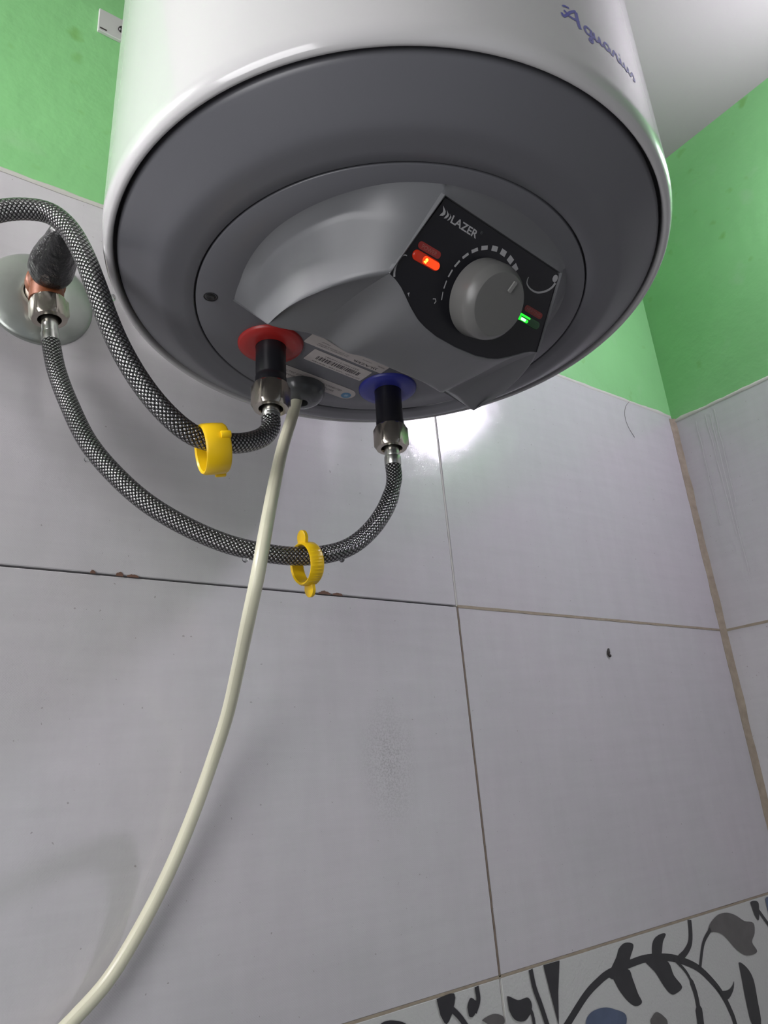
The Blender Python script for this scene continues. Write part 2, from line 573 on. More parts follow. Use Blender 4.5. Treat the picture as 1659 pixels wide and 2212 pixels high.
# green paint above the tiles: its lower edge wanders a little
def painted(name, p0, p1, z0, axis, parent):
    n = 90
    vs, fs = [], []
    for i in range(n + 1):
        s = p0 + (p1 - p0) * i / n
        dz = 0.0028 * noise.noise(Vector((s * 22, 3.1, axis))) + 0.0016 * noise.noise(Vector((s * 75, 1.7, axis)))
        for z, d in ((z0 + dz, 0.010), (z0 + dz, 0.0012 if axis == 0 else 0.0012), (ZC, 0.0012), (ZC, 0.010)):
            vs.append((s, d, z) if axis == 0 else (XR + d, s, z))
    for i in range(n):
        a, b = i * 4, i * 4 + 4
        for k in range(4):
            j = (k + 1) % 4
            fs.append((a + k, a + j, b + j, b + k))
    fs += [(0, 1, 2, 3), tuple(n * 4 + k for k in range(4))]
    return mesh(name, vs, fs, M['green'], parent)
painted('painted_plaster', XL, XR + 0.008, TT - 0.0005, 0, wall_back)
painted('painted_plaster', YF, 0.006, 2.0435, 1, wall_right)

# wall tiles: every tile a piece of its own, glazed face at the wall plane
tile_count = 0
def tile(lo, hi, m, parent):
    return box('tile', lo, hi, m, parent, bevel=0.0006)
G = 0.0008
def back_tiles(z0, z1, m):
    xs = [XL, VJ - 2 * TW, VJ - TW, VJ, XR]
    return [tile((a + G, random.uniform(-0.0003, 0.0003), z0 + G), (b - G, 0.009, z1 - G), m, wall_back) for a, b in zip(xs, xs[1:])]
BZ = 1.4472
back_tiles(JZ, TT, M['tile'])
back_tiles(BZ, JZ, M['tile'])
border = back_tiles(1.15, BZ, M['border'])
for k in range(4):
    z1 = 1.15 - 0.3 * k
    back_tiles(max(0, z1 - 0.3), z1, M['tile'])
for z0, z1, m in ((1.7437, 2.0435, M['tile']), (1.4437, 1.7437, M['tile']), (1.15, 1.4437, M['border']), (0.85, 1.15, M['tile']), (0.55, 0.85, M['tile']), (0.25, 0.55, M['tile']), (0.0, 0.25, M['tile'])):
    ys = [0.0, -0.452, -0.904, -1.356, YF]
    for a, b in zip(ys, ys[1:]):
        tile((XR, b + G, z0 + G), (XR + 0.009, a - G - (0.003 if a == 0 else 0), z1 - G), m, wall_right)

# joint fillings that show (the joint under the left tile is open and dark)
def strip(name, a, b, w, m, parent, y=0.0003, seed=0.0, n=26, wob=0.3):
    """uneven flat grout line from a to b on the back wall (x, z)"""
    A, B = Vector(a), Vector(b)
    d = (B - A).normalized()
    nn = Vector((-d.y, d.x))
    vs, fs = [], []
    for i in range(n + 1):
        p = A.lerp(B, i / n)
        w1 = w * (0.5 + wob * noise.noise(Vector((i * 0.9, seed, 0))))
        w2 = w * (0.5 + wob * noise.noise(Vector((i * 0.9, seed, 5))))
        for q, yy in ((p + nn * w1, y), (p - nn * w2, y), (p - nn * w2, 0.009), (p + nn * w1, 0.009)):
            vs.append((q.x, yy, q.y))
    for i in range(n):
        a4, b4 = i * 4, i * 4 + 4
        for k in range(4):
            j = (k + 1) % 4
            fs.append((a4 + k, a4 + j, b4 + j, b4 + k))
    fs += [(0, 1, 2, 3), tuple(n * 4 + k for k in range(4))]
    return mesh(name, vs, fs, m, parent)
strip('grout_line', (VJ + 0.001, JZ), (XR - 0.004, JZ), 0.0026, M['grout'], wall_back, y=-0.0004, seed=1)
strip('grout_line', (VJ, BZ), (VJ, JZ - 0.001), 0.0017, M['grout_thin'], wall_back, y=-0.0002, seed=2)
strip('grout_line', (VJ, JZ), (VJ, TT), 0.0016, M['putty'], wall_back, y=0.0004, seed=3)
strip('grout_line', (VJ, 1.2), (VJ, BZ), 0.0015, M['putty'], wall_back, y=0.0001, seed=4)
strip('grout_line', (XL, BZ), (XR - 0.004, BZ), 0.0018, M['grout'], wall_back, y=-0.0002, seed=6, n=60)

# grout line on the right wall
vs, fs = [], []
n = 24
for i in range(n + 1):
    y = -0.45 * i / n
    w = 0.0016 + 0.0006 * noise.noise(Vector((i * 0.8, 9, 1)))
    vs += [(XR - 0.0004, y, 1.7437 - w), (XR - 0.0004, y, 1.7437 + w), (XR + 0.008, y, 1.7437 + w), (XR + 0.008, y, 1.7437 - w)]
for i in range(n):
    a4, b4 = i * 4, i * 4 + 4
    fs += [(a4 + k, a4 + (k + 1) % 4, b4 + (k + 1) % 4, b4 + k) for k in range(4)]
fs += [(0, 1, 2, 3), tuple(n * 4 + k for k in range(4))]
mesh('grout_line', vs, fs, M['grout'], wall_right)

# stained grout band that fills the corner of the two walls
vs, fs = [], []
n = 70
for i in range(n + 1):
    z = 1.2 + (TT - 0.004 - 1.2) * i / n
    w1 = 0.0085 + 0.0015 * noise.noise(Vector((z * 30, 0, 2))) + 0.001 * noise.noise(Vector((z * 90, 0, 3)))
    w2 = 0.0050 + 0.0025 * noise.noise(Vector((z * 25, 4, 2)))
    vs += [(XR - w1, 0.002, z), (XR - w1, -0.0006, z), (XR - 0.0022, -0.0022, z), (XR - 0.0006, -w2, z), (XR + 0.002, -w2, z), (XR + 0.002, 0.002, z)]
for i in range(n):
    a6, b6 = i * 6, i * 6 + 6
    fs += [(a6 + k, a6 + (k + 1) % 6, b6 + (k + 1) % 6, b6 + k) for k in range(6)]
fs += [tuple(range(6)), tuple(n * 6 + k for k in range(6))]
trim1 = mesh('trim_1', vs, fs, M['grout'], None, 60)
tag(trim1, kind='structure', label='beige stained grout band down the corner')

# smeared putty line between tiles and paint
def putty(name, p0, p1, z0, axis, parent, seed):
    n = 120
    vs, fs = [], []
    for i in range(n + 1):
        s = p0 + (p1 - p0) * i / n
        up = 0.0030 + 0.0035 * max(0, noise.noise(Vector((s * 26, seed, 0)))) + 0.001 * noise.noise(Vector((s * 110, seed, 2)))
        dn = 0.0020 + 0.0030 * max(0, noise.noise(Vector((s * 20, seed, 7))))
        for z, d in ((z0 - dn, 0.004), (z0 - dn, -0.0003), (z0, -0.0012), (z0 + up, 0.0008), (z0 + up, 0.004)):
            vs.append((s, d, z) if axis == 0 else (XR + d, s, z))
    for i in range(n):
        a, b = i * 5, i * 5 + 5
        fs += [(a + k, a + (k + 1) % 5, b + (k + 1) % 5, b + k) for k in range(5)]
    fs += [tuple(range(5)), tuple(n * 5 + k for k in range(5))]
    return mesh(name, vs, fs, M['putty'], parent, 60)
t2 = putty('trim_2', XL, XR - 0.003, TT, 0, None, 3.0)
tag(t2, kind='structure', label='rough putty edge along the top of the back tiles')
t3 = putty('trim_3', -0.6, -0.003, 2.0435, 1, None, 8.0)
tag(t3, kind='structure', label='rough putty edge along the top of the right tiles')

# pale runs of old paint water on the right-hand tile
for i, (y0, z0, y1, z1) in enumerate(((-0.0336, 2.030, -0.0312, 1.88), (-0.0485, 2.033, -0.0488, 1.86), (-0.062, 2.036, -0.0585, 1.90), (-0.0552, 2.032, -0.0515, 1.80))):
    pts = [(lerp_(y0, y1, k / 12) + 0.0012 * noise.noise(Vector((k * 0.5, i, 0))), lerp_(z0, z1, k / 12)) for k in range(13)]
    ribbon('drip_mark', pts, [0.0013 * (1 - 0.4 * k / 12) for k in range(13)], lambda y, z, q: (XR - 0.0003 - q, y, z), M['drip'], wall_right, 0.00005)
# broken brown chips on the edge of the upper left tile
def chip(cx, cz, w, hgt, seed):
    pts = [(cx - w / 2, cz - 0.0004)]
    for i in range(9):
        x = cx - w / 2 + w * (i + 0.5) / 9
        pts.append((x, cz + hgt * (0.35 + 0.65 * math.sin(pi * (i + 0.5) / 9)) * (0.75 + 0.5 * noise.noise(Vector((i * 1.3, seed, 0))))))
    pts.append((cx + w / 2, cz - 0.0004))
    prism('chip', pts, lambda x, y, q: (x, -0.0005 + 0.003 * (1 - q / 0.0002) * 0 - q, y), M['chip'], wall_back)
for c in ((0.1228, JZ + 0.0002, 0.0036, 0.0026, 1), (0.1405, JZ, 0.0050, 0.0036, 2), (0.1495, JZ, 0.0085, 0.0024, 3), (0.3045, JZ + 0.0002, 0.012, 0.0032, 4), (0.317, JZ + 0.0002, 0.010, 0.0028, 5)):
    chip(*c)

# vine print on the border tiles (flat print, children of the wall)
print_no = [0]
def wmap(x, y, q):
    return (x, -0.00042 - q - print_no[0] * 0.000025, y)
def mm(L):
    return [(a / 1000, b / 1000) for a, b in L]
def leaf(L, m, name='leaf_print'):
    print_no[0] += 1
    prism(name, smooth2d(mm(L), 4, True), wmap, M[m], wall_back, t=0.00002)
def stem(L, w, m='print_dark'):
    print_no[0] += 1
    ribbon('stem_print', smooth2d(mm(L), 5), w, wmap, M[m], wall_back, t=0.00002)
stem([(480, 1380), (500, 1392), (516.1, 1400.8), (542.4, 1415.2), (561.1, 1421.8), (577.8, 1425.3), (611.2, 1426.9), (634.1, 1426.3), (664.4, 1421.3), (686.9, 1414.0), (708.7, 1403.5), (728.6, 1386.8), (739.1, 1373.9), (745.3, 1361.9), (748.9, 1349.4), (750, 1320)], 0.0062)
leaf([(574.2, 1423.0), (589.6, 1434.9), (595.4, 1440.9), (605.2, 1443.7), (616.4, 1440.2), (608.9, 1431.4), (603.0, 1424.5), (579.8, 1420.0)], 'print_dark')
leaf([(579.8, 1422.0), (602.7, 1423.5), (607.3, 1414.7), (611.0, 1403.1), (614.5, 1395.5), (604.9, 1394.6), (595.4, 1400.5), (586.0, 1411.1)], 'print_dark')
leaf([(640.7, 1424.6), (642.8, 1434.6), (648.6, 1439.9), (659.5, 1441.8), (666.6, 1440.3), (660.0, 1434.8), (654.9, 1426.2), (648.5, 1422.1)], 'print_dark')
leaf([(627.7, 1424.9), (649.2, 1424.1), (663.0, 1417.4), (667.1, 1406.2), (676.4, 1395.0), (663.8, 1391.9), (656.4, 1393.9), (649.1, 1401.5), (639.8, 1414.5)], 'print_dark')
stem([(680.1, 1417.5), (691.6, 1420.7), (701.5, 1426.6), (706.1, 1435.7), (708.2, 1445.8)], 0.0062)
stem([(672.0, 1418.9), (687.4, 1404.4), (694.3, 1389.3), (695.2, 1375.6), (693.8, 1361.6), (690, 1335)], [0.003] * 8 + [0.006] * 8 + [0.0105] * 10)
leaf([(728.6, 1386.8), (733.0, 1381.0), (747.9, 1378.1), (757.0, 1380.1), (761.5, 1383.0), (757.8, 1376.6), (747.1, 1371.2), (738.6, 1372.9)], 'print_dark')
leaf([(734.3, 1429.9), (740.7, 1436.8), (757.2, 1442.3), (774.1, 1442.0), (789.3, 1437.3), (803.6, 1429.7), (819.6, 1425.3), (817.7, 1416.0), (809.1, 1409.1), (814.7, 1399.3), (794.3, 1399.5), (778.1, 1407.6), (766.2, 1418.8), (757.1, 1425.5), (744.5, 1429.3)], 'print_grey', 'petal_print')
stem([(740.4, 1432.5), (726.7, 1425.6), (719.1, 1418.0), (710.0, 1404.5)], 0.0040)
leaf([(776.6, 1396.4), (789.5, 1389.5), (796.5, 1377.9), (795.8, 1361.1), (792.6, 1339.7), (777.0, 1343.2), (775.0, 1364.3), (776.0, 1381.9)], 'print_dark')
leaf([(822.4, 1444.4), (837.6, 1442.8), (835.8, 1433.8), (830.6, 1426.0), (824.7, 1433.0)], 'print_dark')
stem([(834.8, 1434.8), (841.7, 1426.7), (850.0, 1416.3), (858, 1400)], 0.004)
leaf([(537.3, 1396.1), (545.6, 1402.5), (562.5, 1402.6), (576.8, 1398.2), (589.8, 1391.1), (583.7, 1380.9), (560, 1372), (540, 1380)], 'print_blue', 'petal_print')
leaf([(621.3, 1377.6), (624.9, 1382.6), (632.3, 1384.4), (641.1, 1379.1), (644.6, 1372.4), (632, 1356)], 'print_grey')
leaf([(853.0, 1443.2), (868.7, 1441.9), (869.7, 1427.3), (853.0, 1427.4)], 'print_blue', 'petal_print')
prism('leaf_print', mm([(497.0, 1446.2), (516.9, 1446.0), (510.1, 1424.2), (505.5, 1402.0), (501.7, 1420.6)]), wmap, M['print_dark'], wall_back, t=0.00002)
stem([(482.0, 1446), (483.7, 1433.0), (488.2, 1419.9), (492.4, 1406.0), (497, 1390)], 0.0046)
leaf([(452.6, 1433.3), (464.1, 1428.4), (475.3, 1427.8), (478.1, 1420.3), (469.6, 1413.7), (458.9, 1416.1), (453.2, 1424.2)], 'print_dark', 'petal_print')
stem([(476.4, 1419.0), (478.0, 1413.7), (478.2, 1405.4)], 0.003)
prism('leaf_print', smooth2d(mm([(382.7, 1446.0), (399.8, 1446.0), (397.2, 1435.9), (390.0, 1428.6), (385.0, 1435.3)]), 3, False), wmap, M['print_dark'], wall_back, t=0.00002)
stem([(396.0, 1437.1), (403.6, 1429.7), (410.8, 1420.1)], 0.0042)
stem([(422.4, 1446.0), (422.8, 1437.0), (418.0, 1430.0)], 0.0042)
leaf([(411.2, 1434.7), (414.6, 1439.7), (418.1, 1438.7), (421.8, 1434.1), (416.7, 1428.1), (411.9, 1429.0)], 'print_dark')
leaf([(424.2, 1423.6), (436.2, 1425.1), (446.2, 1421.3), (445.3, 1416.4), (430.0, 1419.8)], 'print_grey')
leaf([(331.5, 1441.5), (340.2, 1442.0), (352.9, 1437.4), (353.7, 1431.5), (333.4, 1436.1)], 'print_dark')

# ================================================================== THE WATER HEATER
H = empty('water_heater')
tag(H, 'white cylindrical electric water heater with grey bottom cover and lit control panel', 'water heater')
HC = Vector((0.24474, -0.19276, 1.88804))
hx = Vector((0.999723991, 5.16854802e-05, -0.0234934001))
hy = Vector((0.0, 0.99999758, 0.00219999468))
ha = Vector((0.0234934569, -0.00219938746, 0.999721571))
hm = Matrix((hx, hy, ha)).transposed().to_4x4()
hm.translation = HC
H.matrix_world = hm

body = lathe('body_shell', [(0.0, 0.415), (0.06, 0.412), (0.11, 0.402), (0.148, 0.384), (0.164, 0.366), (0.1705, 0.345), (0.172, 0.325), (0.172, 0.05), (0.172, 0.010),
                            (0.1719, 0.0070), (0.1714, 0.0042), (0.1705, 0.0017), (0.1693, -0.0002), (0.1678, -0.0013), (0.1664, -0.0012), (0.1657, 0.0000), (0.1655, 0.004), (0.1655, 0.02)],
             M['white'], H, seg=160, sm=60)
lathe('gap_shade_ring', [(0.1656, 0.0065), (0.1628, 0.0065)], M['gap'], H, seg=120)  # black strip across the groove between body and cover, its shade as colour
lathe('bottom_cover', [(0.1636, 0.008), (0.1636, 0.0022), (0.1632, 0.0006), (0.1623, -0.0007), (0.1610, -0.0016), (0.1590, -0.0029), (0.1530, -0.0067), (0.1460, -0.0110), (0.1415, -0.0137),
                       (0.1395, -0.0146), (0.1375, -0.0152), (0.1340, -0.0156), (0.1270, -0.0160), (0.1207, -0.0163), (0.1202, -0.0159), (0.1200, -0.0130)],
      M['cap'], H, seg=160, sm=60)
PH = math.radians(5.5)
cph, sph = math.cos(PH), math.sin(PH)
def rh(p):
    return (p[0] * cph - p[1] * sph, p[0] * sph + p[1] * cph, p[2])
ZB = -0.0163
insp = lathe('inspection_cover', [(0.1193, -0.0130), (0.1191, -0.0159), (0.1185, -0.0164), (0.10, -0.0164), (0.05, -0.0164), (0.0, -0.0164)], M['cap'], H, seg=120, sm=50)
lathe('seam_shadow_gap', [(0.1203, -0.0135), (0.1190, -0.0135)], M['gap'], H, seg=120).name = 'seam_shade_ring'  # black strip in the open seam, painting the shade between the two covers

# ---- control housing: a lobed hump that grows out of the inspection cover (coordinates of the housing, x across, y to the wall, z up)
PT = Vector((0, -0.093, -0.021))
PV = Vector((0, 0.6897, -0.7241))
PN = Vector((0, -0.7241, -0.6897))        # outward: to the room and down
def pan(x, v, h=0.0):
    q = PT + PV * v + PN * h
    return Vector((x, q.y, q.z))
def lerp(a, b, t):
    return a + (b - a) * t
def sstep(a, b, x):
    t = max(0.0, min(1.0, (x - a) / (b - a)))
    return t * t * (3 - 2 * t)
def uv_v(x):                              # lower edge of the panel opening, as a depth v at half-width x
    T = [(0.0, 0.0625), (0.0158, 0.0618), (0.0250, 0.0602), (0.0319, 0.0582), (0.0390, 0.0545), (0.0439, 0.0514), (0.0500, 0.0475), (0.0549, 0.0452), (0.0597, 0.0440)]
    x = abs(x)
    for (a, b), (c, d) in zip(T, T[1:]):
        if x <= c:
            return lerp(b, d, (x - a) / (c - a))
    return T[-1][1]
def rounded(pts, rad, n=4):
    """round the inner corners of a polyline given radii"""
    out = [pts[0]]
    for i in range(1, len(pts) - 1):
        a, b, c = pts[i - 1], pts[i], pts[i + 1]
        r = min(rad[i - 1], (b - a).length * 0.45, (c - b).length * 0.45)
        if r < 1e-6:
            out += [b] * (n + 1)
            continue
        p, q = b + (a - b).normalized() * r, b + (c - b).normalized() * r
        for k in range(n + 1):
            t = k / n
            out.append(p * (1 - t) ** 2 + b * 2 * t * (1 - t) + q * t * t)
    out.append(pts[-1])
    return out
def zback(x):
    return -0.0520 - 0.0072 * sstep(0.050, 0.036, abs(x))
def yback(x):
    return 0.0030 - 0.0075 * sstep(0.055, 0.025, abs(x)) + 0.0075 * sstep(0.055, 0.0836, abs(x))
def bottom_pts(front, xb, nb=12):
    """from the front edge point back to the rear edge, then up the rear wall to the cover"""
    back = Vector((xb, yback(xb), zback(xb)))
    pts = [front]
    ax_ = abs(xb)
    for k in range(1, nb):
        t = k / nb
        p = front.lerp(back, t)
        # scooped wings beside a full keel
        keel = sstep(0.052, 0.040, abs(p.x))
        p.z += 0.0030 * math.sin(pi * t) * (1 - keel) - 0.0006 * math.sin(pi * t) * keel
        pts.append(p)
    return pts, back
NS, NC = 44, 49
def side_ribs(sgn):
    ribs = []
    for i in range(NS + 1):
        s = i / NS
        ab = math.radians(lerp(152.4, 243.2, s ** 0.9))
        T = [(152, .0970), (164, .0962), (180, .0992), (193, .1018), (210, .1046), (229, .1079), (241, .1085), (245, .1088)]
        dg = math.degrees(ab)
        rb = T[-1][1]
        for (a, b), (c, d) in zip(T, T[1:]):
            if a <= dg <= c:
                rb = lerp(b, d, (dg - a) / (c - a))
        base = Vector((rb * math.cos(ab), rb * math.sin(ab), ZB))
        ar = math.radians(lerp(172.9, 226.55, s))
        rr = lerp(0.0842, 0.0834, min(1, s * 2)) if s < 0.5 else lerp(0.0834, 0.0864, (s - 0.5) * 2)
        ridge = Vector((rr * math.cos(ar), rr * math.sin(ar), lerp(-0.0516, -0.0529, s)))
        # concave flank
        flank = []
        shp = sstep(0.0, 0.20, s) * sstep(1.0, 0.66, s)
        for k in range(19):
            t = k / 18
            p = base.lerp(ridge, t)
            steep = 0.13 * min(1.0, t / 0.48) ** 1.3 if t < 0.44 else 0.13 * 0.9 + (1 - 0.117) * ((t - 0.44) / 0.56) ** 1.05
            p.z = lerp(base.z, ridge.z, lerp(t, steep, shp))
            flank.append(p)
        xb = ridge.x * lerp(1.0, 1.0, s)
        bot, back = bottom_pts(ridge, xb)
        # round the ridge
        a, b, c = flank[-2], ridge, bot[1]
        r = 0.0034 * min(1.0, (c - b).length / 0.004)
        r1, r2 = min(r, (a - b).length * 0.9), min(r, (c - b).length * 0.9)
        p, q = b + (a - b).normalized() * r1, b + (c - b).normalized() * r2
        rnd = [p * (1 - t) ** 2 + b * 2 * t * (1 - t) + q * t * t for t in (0, .25, .5, .75, 1)]
        foot = Vector((lerp(base.x, xb * 0.99, min(1, s * 8)), lerp(0.0449, 0.040, min(1, s * 5)), ZB))
        a2 = bot[-1]
        r3 = min(0.0014, (a2 - back).length * 0.8)
        p3 = back + (a2 - back).normalized() * r3 if (a2 - back).length > 1e-6 else back
        q3 = back + (foot - back).normalized() * 0.0014
        rnd2 = [p3 * (1 - t) ** 2 + back * 2 * t * (1 - t) + q3 * t * t for t in (0, .33, .67, 1)]
        rib = flank[:-1] + rnd + bot[1:] + rnd2 + [foot]
        ribs.append([Vector((v.x * -sgn, v.y, v.z)) for v in rib])
    return ribs
vs, fs = [], []
def add_grid(rows):
    b = len(vs)
    nc = len(rows[0])
    for r in rows:
        vs.extend([rh(p) for p in r])
    for i in range(len(rows) - 1):
        for k in range(nc - 1):
            fs.append((b + i * nc + k, b + i * nc + k + 1, b + (i + 1) * nc + k + 1, b + (i + 1) * nc + k))
left_ribs = side_ribs(1)
right_ribs = side_ribs(-1)
left_ribs = [[Vector((-p.x, p.y, p.z)) for p in r] for r in left_ribs]
right_ribs = [[Vector((-p.x, p.y, p.z)) for p in r] for r in right_ribs]
add_grid(left_ribs)
add_grid(right_ribs)
# keel behind the panel: ribs from the panel's lower edge
LIP = 0.0012
ribs = []
x0 = abs(left_ribs[-1][13].x)
for i in range(NC + 1):
    x = -0.0594 + 0.1188 * i / NC
    lp = LIP * sstep(0.0594, 0.048, abs(x))
    fr = pan(x, uv_v(x), lp)
    inner = pan(x, uv_v(x) - 0.0006, -0.003)
    bot, back = bottom_pts(fr, x)
    a, b, c = inner, fr, bot[1]
    q = b + (c - b).normalized() * 0.0012
    rnd = [a, lerp(a, b, 0.75), b * 0.5 + lerp(a, b, 0.75) * 0.25 + q * 0.25, q]
    foot = Vector((x * 0.99, 0.040, ZB))
    p3 = back + (bot[-1] - back).normalized() * 0.0014
    q3 = back + (foot - back).normalized() * 0.0014
    rnd2 = [p3 * (1 - t) ** 2 + back * 2 * t * (1 - t) + q3 * t * t for t in (0, .33, .67, 1)]
    ribs.append(rnd + bot[1:] + rnd2 + [foot])
add_grid(ribs)
# brow in front of the panel: from the cover to the panel's upper edge
rows = []
for i in range(25):
    s = i / 24
    ang = math.radians(lerp(243.2, 296.8, s))
    base = Vector((0.1088 * math.cos(ang), 0.1088 * math.sin(ang), ZB))
    edge = pan(lerp(-0.0482, 0.0482, s), -0.0012, LIP * 0.6)
    row = []
    for k in range(9):
        t = k / 8
        p = base.lerp(edge, t)
        p.z = lerp(base.z, edge.z, t ** 1.6)
        row.append(p)
    row.append(pan(lerp(-0.0480, 0.0480, s), -0.0008, -0.003))
    rows.append(row)
add_grid(rows)
brow = rows
# bed under the panel
bed = [pan(-0.0488, -0.0012, -0.0022), pan(0.0488, -0.0012, -0.0022)]
b0 = len(vs)
rows = []
for k in range(11):
    v = lerp(-0.0012, 0.044, k / 10)
    hw = lerp(0.0486, 0.0602, k / 10)
    rows.append([pan(lerp(-hw, hw, j / 6), v, -0.0022) for j in range(7)])
add_grid(rows)
# close the corners between brow, flank and panel
def flank_at(sgn, v):
    a, b = left_ribs[-1][0], left_ribs[-1][17]
    lo, hi = 0.0, 1.0
    for _ in range(30):
        m = (lo + hi) / 2
        p = a.lerp(b, m)
        if (p - Vector((p.x, PT.y, PT.z))).dot(PV) < v:
            lo = m
        else:
            hi = m
    p = a.lerp(b, lo)
    return Vector((abs(p.x) * sgn, p.y, p.z))
for sgn in (-1, 1):
    fl = flank_at(sgn, -0.0012)
    src = brow[0] if sgn < 0 else brow[-1]
    b0_ = Vector((abs(left_ribs[-1][0].x) * sgn, left_ribs[-1][0].y, ZB))
    add_grid([[p.copy() for p in src[:9]], [b0_.lerp(fl, k / 8) for k in range(9)]])
# side lips of the panel opening
for sgn in (-1, 1):
    rows = []
    for k in range(11):
        t = k / 10
        v = lerp(-0.0012, 0.0442, t)
        hw = lerp(0.0478, 0.0594, t)
        rows.append([pan(sgn * hw, v, -0.003), pan(sgn * hw, v, LIP * 0.7), pan(sgn * (hw + 0.0007), v, LIP), flank_at(sgn, v)])
    add_grid(rows)
housing = mesh('control_housing', vs, fs, M['hump'], H, 40)

# ---- control panel
def P(x, v, h=0.0):
    return rh(pan(x, v, h))
outl = [(-0.0472, 0.0012), (-0.0466, 0.0001), (-0.0452, -0.0003), (0.0452, -0.0003), (0.0466, 0.0001), (0.0472, 0.0012)]
outl += [(lerp(0.0475, 0.0592, t / 6), lerp(0.003, 0.0428, t / 6)) for t in range(7)]
outl += [(x, uv_v(x)) for x in [0.0592 - 0.1184 * i / 40 for i in range(41)]]
outl += [(-lerp(0.0592, 0.0475, t / 6), lerp(0.0428, 0.003, t / 6)) for t in range(7)]
panel = prism('control_panel', outl, lambda x, v, q: P(x, v, -0.0022 + q), M['panel'], H, t=0.0022)
pflat = lambda x, v, q: P(x, v, 0.00008 + q)
ptext = lambda x, y, q: P(x, -y, 0.00012)
lettering('brand_lettering', [('LAZER', -0.0381, -0.0083, 0.0193, 0.0039, 0.022)], ptext, M['print_white'], panel)
lettering('trademark', [('®', -0.0178, -0.0050, 0.0016, 0.0016, 0.0)], ptext, M['print_dim'], panel)
for k, (x, s) in enumerate(((-0.0455, 1.0), (-0.0424, 0.72), (-0.0400, 0.5))):
    pts = [(x - 0.0006, 0.0033 + (1 - s) * 0.0030), (x + 0.0018 * s + 0.0004, 0.0050 + (1 - s) * 0.0016), (x + 0.0026 * s, 0.0063), (x + 0.0016 * s, 0.0076), (x - 0.0003, 0.0083), (x + 0.0002, 0.0070), (x + 0.0008 * s, 0.0061), (x + 0.0004, 0.0050 + (1 - s) * 0.001)]
    prism('emblem_stroke', pts, pflat, M['print_white'], panel, t=0.00005)
# temperature dashes round the knob, growing thicker
KC = (0.0015, 0.0330)
dash = [(-23.9, 41.8, .5), (-25.3, 35.9, .7), (-25.1, 29.6, .9), (-23.6, 23.6, 1.1), (-20.6, 18.0, 1.4), (-16.3, 13.3, 1.8), (-10.9, 9.7, 2.2), (-4.3, 7.3, 2.7), (2.4, 7.0, 3.1), (9.0, 8.1, 3.4), (14.4, 10.4, 3.6)]
for x, v, w in dash:
    a = math.atan2(v / 1000 - KC[1], x / 1000 - KC[0])
    r = 0.0264
    hl = 0.0021 if w < 2.5 else 0.0020
    c = Vector((KC[0] + r * math.cos(a), KC[1] + r * math.sin(a)))
    e, q = Vector((math.cos(a), math.sin(a))), Vector((-math.sin(a), math.cos(a)))
    w = w / 1000
    prism('dial_mark', [tuple(c + e * (i * w / 2) + q * (j * hl)) for i, j in ((-1, -1), (1, -1), (1, 1), (-1, 1))], pflat, M['print_white'], panel, t=0.00005)
ribbon('dial_mark', [(-0.0283, 0.0452), (-0.0268, 0.0446), (-0.0258, 0.0456), (-0.0262, 0.0470)], 0.0005, pflat, M['print_white'], panel, 0.00005)
arcp = smooth2d([(0.0268, 0.0102), (0.0270, 0.0122), (0.0284, 0.0140), (0.0326, 0.0152), (0.0384, 0.0147), (0.0440, 0.0115), (0.0470, 0.0080), (0.0480, 0.0050)], 5)
ribbon('dial_mark', arcp, [0.0004 + 0.0012 * i / len(arcp) for i in range(len(arcp))], pflat, M['print_white'], panel, 0.00005)
prism('dial_mark', [(0.0462 + 0.0021 * math.cos(t * pi / 8) * (1 if abs(math.cos(t * pi / 8)) < .95 else .93), 0.0030 + 0.0021 * math.sin(t * pi / 8)) for t in range(16)], pflat, M['print_white'], panel, t=0.00005)
arcl = smooth2d([(-0.0540, 0.0328), (-0.0553, 0.0329), (-0.0570, 0.0342), (-0.0578, 0.0365), (-0.0578, 0.0395), (-0.0571, 0.0425), (-0.0560, 0.0446)], 4)
ribbon('dial_mark', arcl, [0.0004 + 0.0007 * min(1, i / 10) for i in range(len(arcl))], pflat, M['print_white'], panel, 0.00005)
prism('dial_mark', [(-0.0447, 0.0486), (-0.0436, 0.0478), (-0.0434, 0.0492), (-0.0428, 0.0500)], pflat, M['print_white'], panel, t=0.00005)

def pill(cx, cv, hw, hh, n=8):
    o = []
    for s, a0 in ((1, -pi / 2), (-1, pi / 2)):
        for k in range(n + 1):
            a = a0 + pi * k / n
            o.append((cx + s * (hw - hh) + hh * math.cos(a), cv + hh * math.sin(a)))
    return o
def dome(name, cx, cv, hw, hh, ht, m, parent, base=0.0):
    """bulging lens with a pill outline"""
    vs, fs = [], []
    lv = ((1.0, 0.0), (0.97, 0.45), (0.86, 0.78), (0.62, 0.95), (0.25, 1.0))
    n = len(pill(0, 0, hw, hh))
    for s, z in lv:
        for x, v in pill(cx, cv, hw - hh * (1 - s), hh * s):
            vs.append(P(x, v, base + ht * z))
    for k in range(len(lv) - 1):
        for i in range(n):
            fs.append((k * n + i, k * n + (i + 1) % n, (k + 1) * n + (i + 1) % n, (k + 1) * n + i))
    fs.append(tuple((len(lv) - 1) * n + i for i in range(n)))
    fs.append(tuple(range(n)))
    return mesh(name, vs, fs, m, parent, 60)
tag(prism('power_label', pill(-0.0428, 0.0249, 0.0078, 0.0019), pflat, M['red_film'], panel, t=0.0001), 'dim red label strip reading POWER')
lettering('power_lettering', [('POWER', -0.0480, -0.0260, 0.0104, 0.0021, 0.0)], lambda x, y, q: P(x, -y, 0.00022), M['red_text'], panel)
tag(dome('power_light', -0.0423, 0.0301, 0.0092, 0.0026, 0.0014, M['red_lens'], panel), 'red indicator lens, lit')
